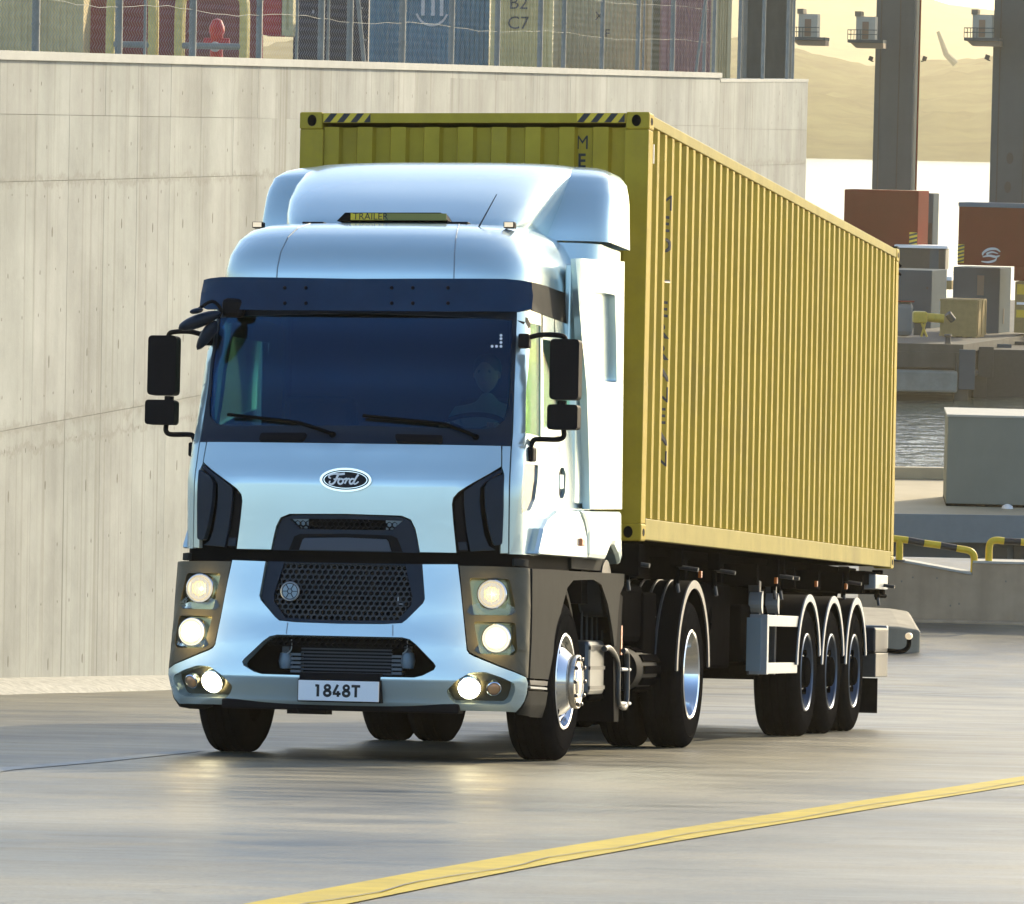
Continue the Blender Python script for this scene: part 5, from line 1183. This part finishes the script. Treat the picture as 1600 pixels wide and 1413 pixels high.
# ---- headlights
ho = BMP.poly([(718, 884), (770, 885), (829, 888), (830, 950), (828, 1020), (826, 1060), (822, 1057), (782, 1040), (741, 1023), (734, 1019), (731, 1015), (724, 952)])
r1 = BMP.poly(roundpoly([(733, 903), (797, 905), (806, 952), (800, 962), (740, 961)], 5, 3)); r2 = BMP.poly(roundpoly([(740, 971), (806, 973), (809, 1018), (804, 1024), (750, 1022)], 5, 3))
REFL = mat('reflector_gold', (.42, .36, .17), .22, .9)
for sg in (1, -1):
    mm_ = (lambda P: P) if sg == 1 else mirror
    drape('headlight_housing', BMP, mm_(ho), HOUSING, tk, off=-.004, thick=.05, holes=[mm_(r1), mm_(r2)], bev=.005)
    for rp_, px, py, rr, m in ((r1, 770, 928, .082, LAMPON), (r2, 777, 997, .080, LAMPHI)):
        rf = drape('reflector', BMP, mm_(rp_), REFL, tk, off=-.055, thick=.01, bev=0)
        t_, z_ = BMP.px(px, py); c = BMP.p(sg*t_, z_, -.03); n = (BMP.n(sg*t_, z_)+Vector((0, -2.2, 0))).normalized()
        M_ = Matrix.Translation(c) @ n.to_track_quat('X', 'Z').to_matrix().to_4x4()
        o = MB().lathe([(rr*1.13, -.05), (rr*1.13, .022), (rr*1.06, .028), (rr*1.0, .016)], 40).build('headlight', CHROME, tk, smooth=True); o.matrix_local = M_
        MB().lathe([(rr, .012), (rr*.75, .026), (rr*.4, .033), (0, .035)], 40).build('lens', m, o, smooth=True)
        ll = bpy.data.lights.new('headlight_glow', 'POINT'); ll.energy = 1.3 if m is LAMPON else 2.6; ll.color = (1, .74, .32); ll.shadow_soft_size = .02
        lo_ = bpy.data.objects.new('headlight_glow', ll); C.objects.link(lo_); lo_.parent = o; lo_.location = (.11, 0, .0)
        ib = MB()
        for r_a in (.93, .55) if m is LAMPON else (.93,): ib.lathe([(rr*r_a, .0385), (rr*(r_a-.06), .0385)], 36)
        for k in ((-2, -1, 0, 1, 2) if m is LAMPON else ()): ib.box(.0372, .0385, k*.022-.0016, k*.022+.0016, -.062+abs(k)*.012, .062-abs(k)*.012)
        if m is LAMPON: ib.box(.0372, .0386, -.05, .05, -.0016, .0016)
        rb_ = ib.build('lens_ribs', mat('rib_grey', (.20, .19, .15), .4), o); rb_['kind'] = 'stuff'
    for P in ([(730, 956), (735, 946), (748, 942), (752, 950), (790, 951), (793, 942), (803, 949), (807, 956), (800, 961), (736, 961)], [(742, 1016), (748, 1007), (757, 1012), (797, 1013), (801, 1007), (805, 1016), (799, 1021), (748, 1021)]):
        pp = BMP.poly(P); drape('tray_lens', BMP, mm_(pp), LENS, tk, off=-.002, thick=.012, bev=0)
# ---- bumper corner, step and wheel arch
pair('wheel_arch', BMP, [(832, 889), (860, 890), (900, 893), (976, 897), (975, 915), (969, 928), (966, 960), (963, 1010), (960, 1010), (957, 985), (950, 945), (940, 914), (928, 906), (896, 907), (887, 918), (877, 955), (866, 1015), (857, 1062), (828, 1060), (831, 1000)], DARKSILVER, off=.002, thick=.02, bev=.006)
pair('step_recess', BMP, [(827, 1062), (857, 1064), (856, 1080), (826, 1078)], BLACKP, off=-.03, thick=.02, bev=0)
pair('step_tread', BMP, [(829, 1073), (855, 1075), (855, 1078), (829, 1076)], ALU, off=.004, thick=.05, bev=.002)
pair('step_block', BMP, [(828, 1063), (856, 1065), (855, 1072), (829, 1070)], BLUEBLACK, off=.0, thick=.03, bev=.003)
pair('corner_skirt', BMP, [(826, 1080), (856, 1082), (853, 1102), (847, 1122), (830, 1121), (808, 1117), (820, 1099), (825, 1086)], DARKSILVER, off=.0, thick=.06, bev=.008)
pair('step_panel', BMP, [(893, 868), (945, 872), (945, 893), (893, 889)], DARKSILVER, off=-.05, thick=.03, bev=.003); pair('step_pad', BMP, [(803, 873), (826, 875), (826, 886), (803, 884)], DARKSILVER, off=-.03, thick=.03, bev=.003)
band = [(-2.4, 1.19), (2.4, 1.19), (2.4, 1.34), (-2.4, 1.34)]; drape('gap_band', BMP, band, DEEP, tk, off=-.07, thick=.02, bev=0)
for sx in (-1, 1):
    fp__ = [atx(*p, 1.12) for p in [(952, 915), (972, 932), (966, 1040), (965, 1128), (958, 1128), (957, 990)]]
    MB().prism([(q.y, q.z) for q in fp__], 0, *sorted((sx*.85, sx*1.125))).build('wheel_flap', RUBDARK, tk)
# ---- mirrors
for sx in (-1, 1):
    def rb(x0, x1, y0, y1, z0, z1, nm, r=.03, lean=0):
        P = roundpoly([(x0, z0), (x1, z0), (x1+lean, z1), (x0+lean, z1)], r, 5); o = MB().prism(P, 1, y0, y1).build(nm, BLACKP, tk); bevel(o, .02, 3, 50); return o
    cx = 1.28 if sx > 0 else -1.30; m1 = rb(cx-.092, cx+.092, -2.95, -2.84, 2.245, 2.62, 'mirror_housing', lean=.0); m2 = rb(cx-.10, cx+.092, -2.96, -2.85, 2.06, 2.215, 'mirror_housing', r=.025)
    MB().box(cx-.075, cx+.075, -2.838, -2.834, 2.25, 2.57).build('mirror_glass', CHROME, m1); MB().box(cx-.08, cx+.075, -2.848, -2.844, 2.06, 2.18).build('mirror_glass', CHROME, m2)
    MB().tube(smoothpath([(sx*1.02, -2.93, 2.62), (sx*1.12, -2.93, 2.645), (sx*1.22, -2.92, 2.645), (sx*1.27, -2.9, 2.63), (sx*1.275, -2.9, 2.57)], 5), .016, 10).build('mirror_arm', BLACKP, tk, smooth=True)
    MB().tube(smoothpath([(sx*1.07, -2.93, 1.93), (sx*1.09, -2.93, 1.99), (sx*1.13, -2.92, 2.0), (sx*1.24, -2.91, 2.0), (sx*1.275, -2.9, 2.02), (sx*1.275, -2.9, 2.06)], 5), .016, 10).build('mirror_arm', BLACKP, tk, smooth=True)
    MB().tube([(sx*1.26, -2.9, 2.18), (sx*1.26, -2.9, 2.24)], .03, 10).build('mirror_joint', BLACKP, tk)
    MB().box(sx*1.075-.03, sx*1.075+.03, -2.99, -2.88, 1.86, 1.95).build('arm_foot', BLACKP, tk, bev=.012); MB().box(sx*1.02-.03, sx*1.02+.04, -2.98, -2.9, 2.56, 2.65).build('arm_foot', BLACKP, tk, bev=.012)
def egg(c, ax, r0, r1, L, nm):
    ax = Vector(ax).normalized(); P = []
    for k in range(15):
        q = k/14; P.append((max(1e-3, (r0+(r1-r0)*q)*sqrt(max(0, 1-(2*q-1)**2))), (q-.5)*L))
    o = MB().lathe(P, 24, 'z').build(nm, BLUEBLACK, tk, smooth=True); o.matrix_local = Matrix.Translation(c) @ ax.to_track_quat('Z', 'Y').to_matrix().to_4x4() @ Matrix.Scale(.6, 4, (0, 1, 0)); return o
egg(aty(312, 501, -3.15), (1, .05, .38), .075, .065, .29, 'kerb_mirror'); egg(aty(323, 524, -3.1), (.55, 0, .85), .05, .075, .22, 'front_mirror')
pts = [aty(340, 498, -3.1), aty(345, 484, -3.1), aty(331, 471, -3.15), aty(308, 485, -3.2)]; MB().tube(smoothpath(pts, 4), .011, 8).build('mirror_arm', BLACKP, tk, smooth=True)
egg(aty(307, 486, -3.2), (1, 0, .2), .03, .03, .09, 'mirror_joint'); q = aty(368, 483, -3.12); MB().box(q.x-.10, q.x+.04, -3.10, -3.0, q.z-.05, q.z+.07).build('mirror_bracket', BLACKP, tk, bev=.03)
# ---- cab interior
INT = mat('interior_grey', (.015, .017, .018), .8, var=.2); SEAT = mat('seat_cloth', (.012, .014, .018), .9)
MB().box(-1.0, 1.0, -2.98, -.7, 1.34, 1.5).build('cab_floor', BLACKP, tk); MB().box(-.97, .97, -1.0, -.96, 1.5, 2.95).build('rear_trim', INT, tk)
MB().box(-.97, .97, -2.9, -.96, 2.9, 2.95).build('headlining', mat('headlining', (.04, .04, .035), .9), tk)
MB().prism([(-3.0, 1.6), (-2.66, 1.6), (-2.6, 2.0), (-2.7, 2.08), (-3.0, 2.0)], 0, -.95, .95).build('dashboard', INT, tk, bev=.02)
for x in (-.55, .6):
    s_ = MB().box(x-.25, x+.25, -2.35, -1.85, 1.5, 1.68).build('seat', SEAT, tk, bev=.05); b_ = MB().box(x-.24, x+.24, -1.9, -1.75, 1.66, 2.3).build('seat_back', SEAT, tk, bev=.05)
sw = MB(); sw.lathe([(.22+.016*cos(a*pi/4), .016*sin(a*pi/4)) for a in range(9)], 32, 'z')
for k in range(3): sw.tube([(0, 0, -.02), (.21*cos(k*2.1+.5), .21*sin(k*2.1+.5), 0)], .014, 6)
sw_ = sw.build('steering_wheel', BLACKP, tk, smooth=True); sw_.matrix_local = Matrix.Translation((.6, -2.52, 2.07)) @ Matrix.Rotation(radians(28), 4, 'X')
# ---- chassis, engine, tanks
for sx in (-1, 1): MB().box(sx*.42-.035, sx*.42+.035, -3.1, 3.1, .78, 1.02).build('chassis_rail', CHASSIS, tk)
MB().box(-.55, .55, -3.1, -1.3, .45, 1.33).build('engine', DEEP, tk, bev=.05); MB().box(-.75, .75, -3.17, -3.11, .36, 1.25).build('radiator', DEEP, tk)
for y in (-1.0, .2, 1.3, 3.0): MB().box(-.42, .42, y-.06, y+.06, .8, .98).build('cross_member', CHASSIS, tk)
MB().box(-.62, .62, 1.6, 2.9, 1.10, 1.16).build('fifth_wheel', CHASSIS, tk, bev=.01)
fl = empty('wheel_origin', None, tk); bpy.data.objects.remove(fl)
for sx in (-1, 1):
    wheel(tk, sx*1.15, -2.06, sx, .5, .30, 'front')
    MB().prism([(p[0], p[1]) for p in arc(-2.06, .5, .66, -5, 185, 20)]+[(p[0], p[1]) for p in arc(-2.06, .5, .62, 185, -5, 20)], 0, *sorted((sx*.72, sx*1.08))).build('wheel_liner', DEEP, tk)
    MB().box(*sorted((sx*.66, sx*.74)), -2.75, -1.35, .5, 1.3).build('inner_liner', DEEP, tk)
    wheel(tk, sx*1.17, 2.3, sx, .525, .29, 'drive'); wheel(tk, sx*.84, 2.3, sx, .525, .28, 'drive', 'inner_wheel')
    o = mudguard(tk, 2.3, *sorted((sx*.66, sx*1.17)), .665, RUBDARK, .53, 4, 178, lip=mat('mudguard_lip_dark', (.07, .075, .08), .32, .1))
    for k in range(7):
        x = sx*(.45+.095*k); mb = MB(); mb.tube([(x, p[0], p[1]) for p in arc(2.3, .53, .668, 30, 170, 22)], .010, 6); mb.build('ridge', mat('ridge_grey', (.05, .055, .06), .4), o)
    MB().box(*sorted((sx*.35, sx*1.02)), 1.2, 1.68, .55, 1.1).build('side_box', CHASSIS, tk, bev=.02)
MB().tube([(-1.0, -2.06, .48), (1.0, -2.06, .48)], .07, 12).build('front_axle', CHASSIS, tk); MB().tube([(-1.0, 2.3, .52), (1.0, 2.3, .52)], .11, 14).build('drive_axle', CHASSIS, tk)
MB().lathe([(0, 2.05), (.2, 2.1), (.24, 2.3), (.2, 2.5), (0, 2.55)], 20, 'y', (0, 0, .52)).build('differential', CHASSIS, tk, smooth=True)
# right side between the axles
q = atx(953, 920, 1.12); MB().lathe([(0, .0), (.17, .0), (.19, .02), (.19, .16), (0, .18)], 36, 'x', (.93, q.y+.02, q.z)).build('air_filter', mat('filter_cover', (.05, .055, .065), .4, .2), tk, smooth=True)
MB().lathe([(0, 0), (.045, 0), (0, .004)], 20, 'x', (1.111, q.y+.02, q.z+.05)).build('filter_cap', ALU, tk)
for k in range(5): MB().tube([(.95+.025*k, -.62+.05*k, 1.0), (.95+.025*k, -.62+.05*k, .70)], .008, 6).build('coolant_pipe', ALUG, tk)
MB().box(.55, 1.06, -.85, -.35, .36, .72).build('battery_box', CHASSIS, tk, bev=.02)
MB().box(.86, 1.08, -.98, -.46, .40, .76).build('steel_cabinet', mat('tank_steel', (.10, .115, .13), .3, .6), tk, bev=.03)
for z_ in (.45, .58, .71): MB().box(1.08, 1.086, -.97, -.47, z_-.012, z_+.012).build('cabinet_strap', ALUG, tk)
pt = lambda px, py, x=1.13: tuple(atx(px, py, x))
for a_ in ((961, 1012), (962, 1092)): pass
MB().tube(smoothpath([pt(944, 1014), pt(952, 1013), pt(962, 1027), pt(965, 1045), pt(965, 1095), pt(972, 1102)], 4), .020, 10).build('guard_tube', ALUG, tk, smooth=True)
MB().tube(smoothpath([pt(974, 1017), pt(979, 1020), pt(980, 1045), pt(978, 1102), pt(968, 1103)], 4), .018, 10).build('guard_tube', ALUG, tk, smooth=True)
for py in (1046, 1099): MB().tube([pt(970, py), pt(984, py+.6)], .012, 8).build('guard_pin', ALU, tk)
q0 = atx(990, 1075, 1.05); q1 = atx(1025, 1075, 1.05)
mb = MB(); mb.lathe([(0, q0.y), (.15, q0.y), (.15, q1.y-.06), (.13, q1.y), (0, q1.y)], 32, 'y', (.92, 0, .56)); mb.build('silencer', mat('silencer_steel', (.010, .011, .013), .7, spec=.05), tk, smooth=True)
for k in range(8):
    a_ = -2.2+k*.55; c_ = Vector((.92+.152*cos(a_), 0, .56+.152*sin(a_))); mb = MB(); mb.box(-.008, .010, q0.y+.25, q1.y+.02, -.028, .028, Matrix.Translation((c_.x, 0, c_.z)) @ Matrix.Rotation(-a_, 4, 'Y')); mb.build('silencer_rib', CHASSIS, tk, bev=.004)
for px in (1002, 1022): q = atx(px, 960 if px < 1010 else 964, 1.0); MB().lathe([(0, 0), (.012, 0), (.008, .012), (0, .014)], 10, 'x', tuple(q)).build('bolt', ALU, tk)
q = atx(973, 1003, 1.02); MB().box(1.0, 1.012, q.y-.015, q.y+.03, q.z-.09, q.z+.11).build('reflector_strip', ORANGE, tk)
MB().box(.6, 1.0, -.3, 1.3, .74, 1.15).build('side_tank', CHASSIS, tk, bev=.05); MB().lathe([(0, -.9), (.28, -.88), (.3, -.8), (.3, 1.0), (.28, 1.08), (0, 1.1)], 30, 'y', (-.82, 0, .68)).build('fuel_tank', ALU, tk, smooth=True)
MB().tube(smoothpath([(.5, .3, 1.2), (.6, .5, 1.45), (.7, 1.0, 1.3), (.7, 1.3, 1.05)], 5), .03, 8).build('air_line', CHASSIS, tk, smooth=True)
MB().box(-1.0, 1.0, -.9, -.5, 1.0, 3.1).build('cab_rear_wall', BLACKP, tk)

# ================================================================== DRIVER
dv = empty('person', TW @ Matrix.Translation((.6, -2.06, 1.70))); tag(dv, 'driver in a light shirt holding the steering wheel behind the dark windscreen', 'person')
def skin(name, nodes, edges, m, parent, sub=2):
    me = bpy.data.meshes.new(name); me.from_pydata([n[0] for n in nodes], edges, []); o = bpy.data.objects.new(name, me); C.objects.link(o); o.parent = parent
    md = o.modifiers.new('skin', 'SKIN'); sv = me.skin_vertices[0].data
    for i, n in enumerate(nodes): sv[i].radius = (n[1], n[2] if len(n) > 2 else n[1])
    sv[0].use_root = True; s2 = o.modifiers.new('smooth', 'SUBSURF'); s2.levels = sub; s2.render_levels = sub; me.materials.append(m); return o
SKINM = mat('skin', (.22, .12, .08), .5); SHIRT = mat('pale_shirt', (.14, .16, .18), .8); TROU = mat('dark_trousers', (.03, .03, .04), .8); HAIR = mat('dark_hair', (.02, .014, .01), .7)
N_ = [((0, 0, .08), .14, .11), ((0, .04, .28), .14, .10), ((0, .03, .46), .17, .10), ((0, .0, .56), .06, .055), ((.19, .02, .49), .06), ((.27, -.12, .27), .048), ((.17, -.37, .375), .036), ((-.19, .02, .49), .06), ((-.27, -.12, .27), .048), ((-.17, -.37, .375), .036),
      ((.11, -.25, .06), .08), ((.13, -.48, .02), .065), ((-.11, -.25, .06), .08), ((-.13, -.48, .02), .065), ((0, -.005, .63), .05)]
bdy = skin('body', N_, [(0, 1), (1, 2), (2, 3), (3, 14), (2, 4), (4, 5), (5, 6), (2, 7), (7, 8), (8, 9), (0, 10), (10, 11), (0, 12), (12, 13)], SHIRT, dv)
hd = bmesh.new(); bmesh.ops.create_uvsphere(hd, u_segments=28, v_segments=20, radius=1)
for v_ in hd.verts:
    x, y, z = v_.co; fy = -y
    w_ = .078*(1-.22*max(0, -z)**1.5); d_ = .095; h_ = .118; X, Y, Z = x*w_, y*d_, z*h_
    if fy > .3: Y -= .018*math.exp(-((x/.16)**2+((z+.08)/.22)**2)); Y += .010*(math.exp(-(((x-.36)/.16)**2+((z-.12)/.12)**2))+math.exp(-(((x+.36)/.16)**2+((z-.12)/.12)**2))); Y -= .006*math.exp(-((x/.3)**2+((z+.48)/.1)**2))
    v_.co = (X, Y, Z)
me = bpy.data.meshes.new('head'); hd.to_mesh(me); hd.free(); me.materials.append(SKINM); h_o = link('head', me, None, bdy, True); h_o.location = (0, -.03, .74)
EY = mat('eye_dark', (.02, .015, .01), .2)
for sx in (-1, 1):
    MB().lathe([(0, -.004), (.011, -.003), (.013, .004), (0, .006)], 12, 'y', (sx*.029, -.079, .012)).build('eye', EY, h_o); MB().lathe([(0, -.012), (.02, -.008), (.022, .004), (0, .008)], 12, 'x', (sx*.079, .01, -.005)).build('ear', SKINM, h_o)
MB().box(-.022, .022, -.094, -.086, -.060, -.054).build('mouth', mat('lips', (.3, .12, .1), .5), h_o)
hr = MB(); hr.lathe([(.001, .128), (.05, .122), (.082, .09), (.092, .05), (.09, .02)], 24, 'z', (0, .012, 0)); hr.build('hair', HAIR, h_o, smooth=True)
for sx in (-1, 1):
    pm = Vector((sx*.17, -.42, .385)); pl_m = skin('hand', [((0, 0, 0), .026, .016), ((-sx*.01, -.05, .015), .034, .016), ((-sx*.015, -.085, .02), .036, .014)], [(0, 1), (1, 2)], SKINM, bdy, 1); pl_m.location = pm
    for k in range(4):
        b0 = Vector((-.027+.018*k-sx*.015, -.085, .02)); L_ = (.034, .04, .038, .03)[k]
        skin('finger', [(b0, .0085), (b0+Vector((0, -L_, .004)), .0085), (b0+Vector((0, -L_-.012, -.026)), .008), (b0+Vector((0, -L_+.012, -.04)), .007)], [(0, 1), (1, 2), (2, 3)], SKINM, pl_m, 1)
    skin('thumb', [(Vector((-sx*.03, -.04, .01)), .011), (Vector((-sx*.055, -.07, .0)), .0095), (Vector((-sx*.05, -.095, -.015)), .008)], [(0, 1), (1, 2)], SKINM, pl_m, 1)
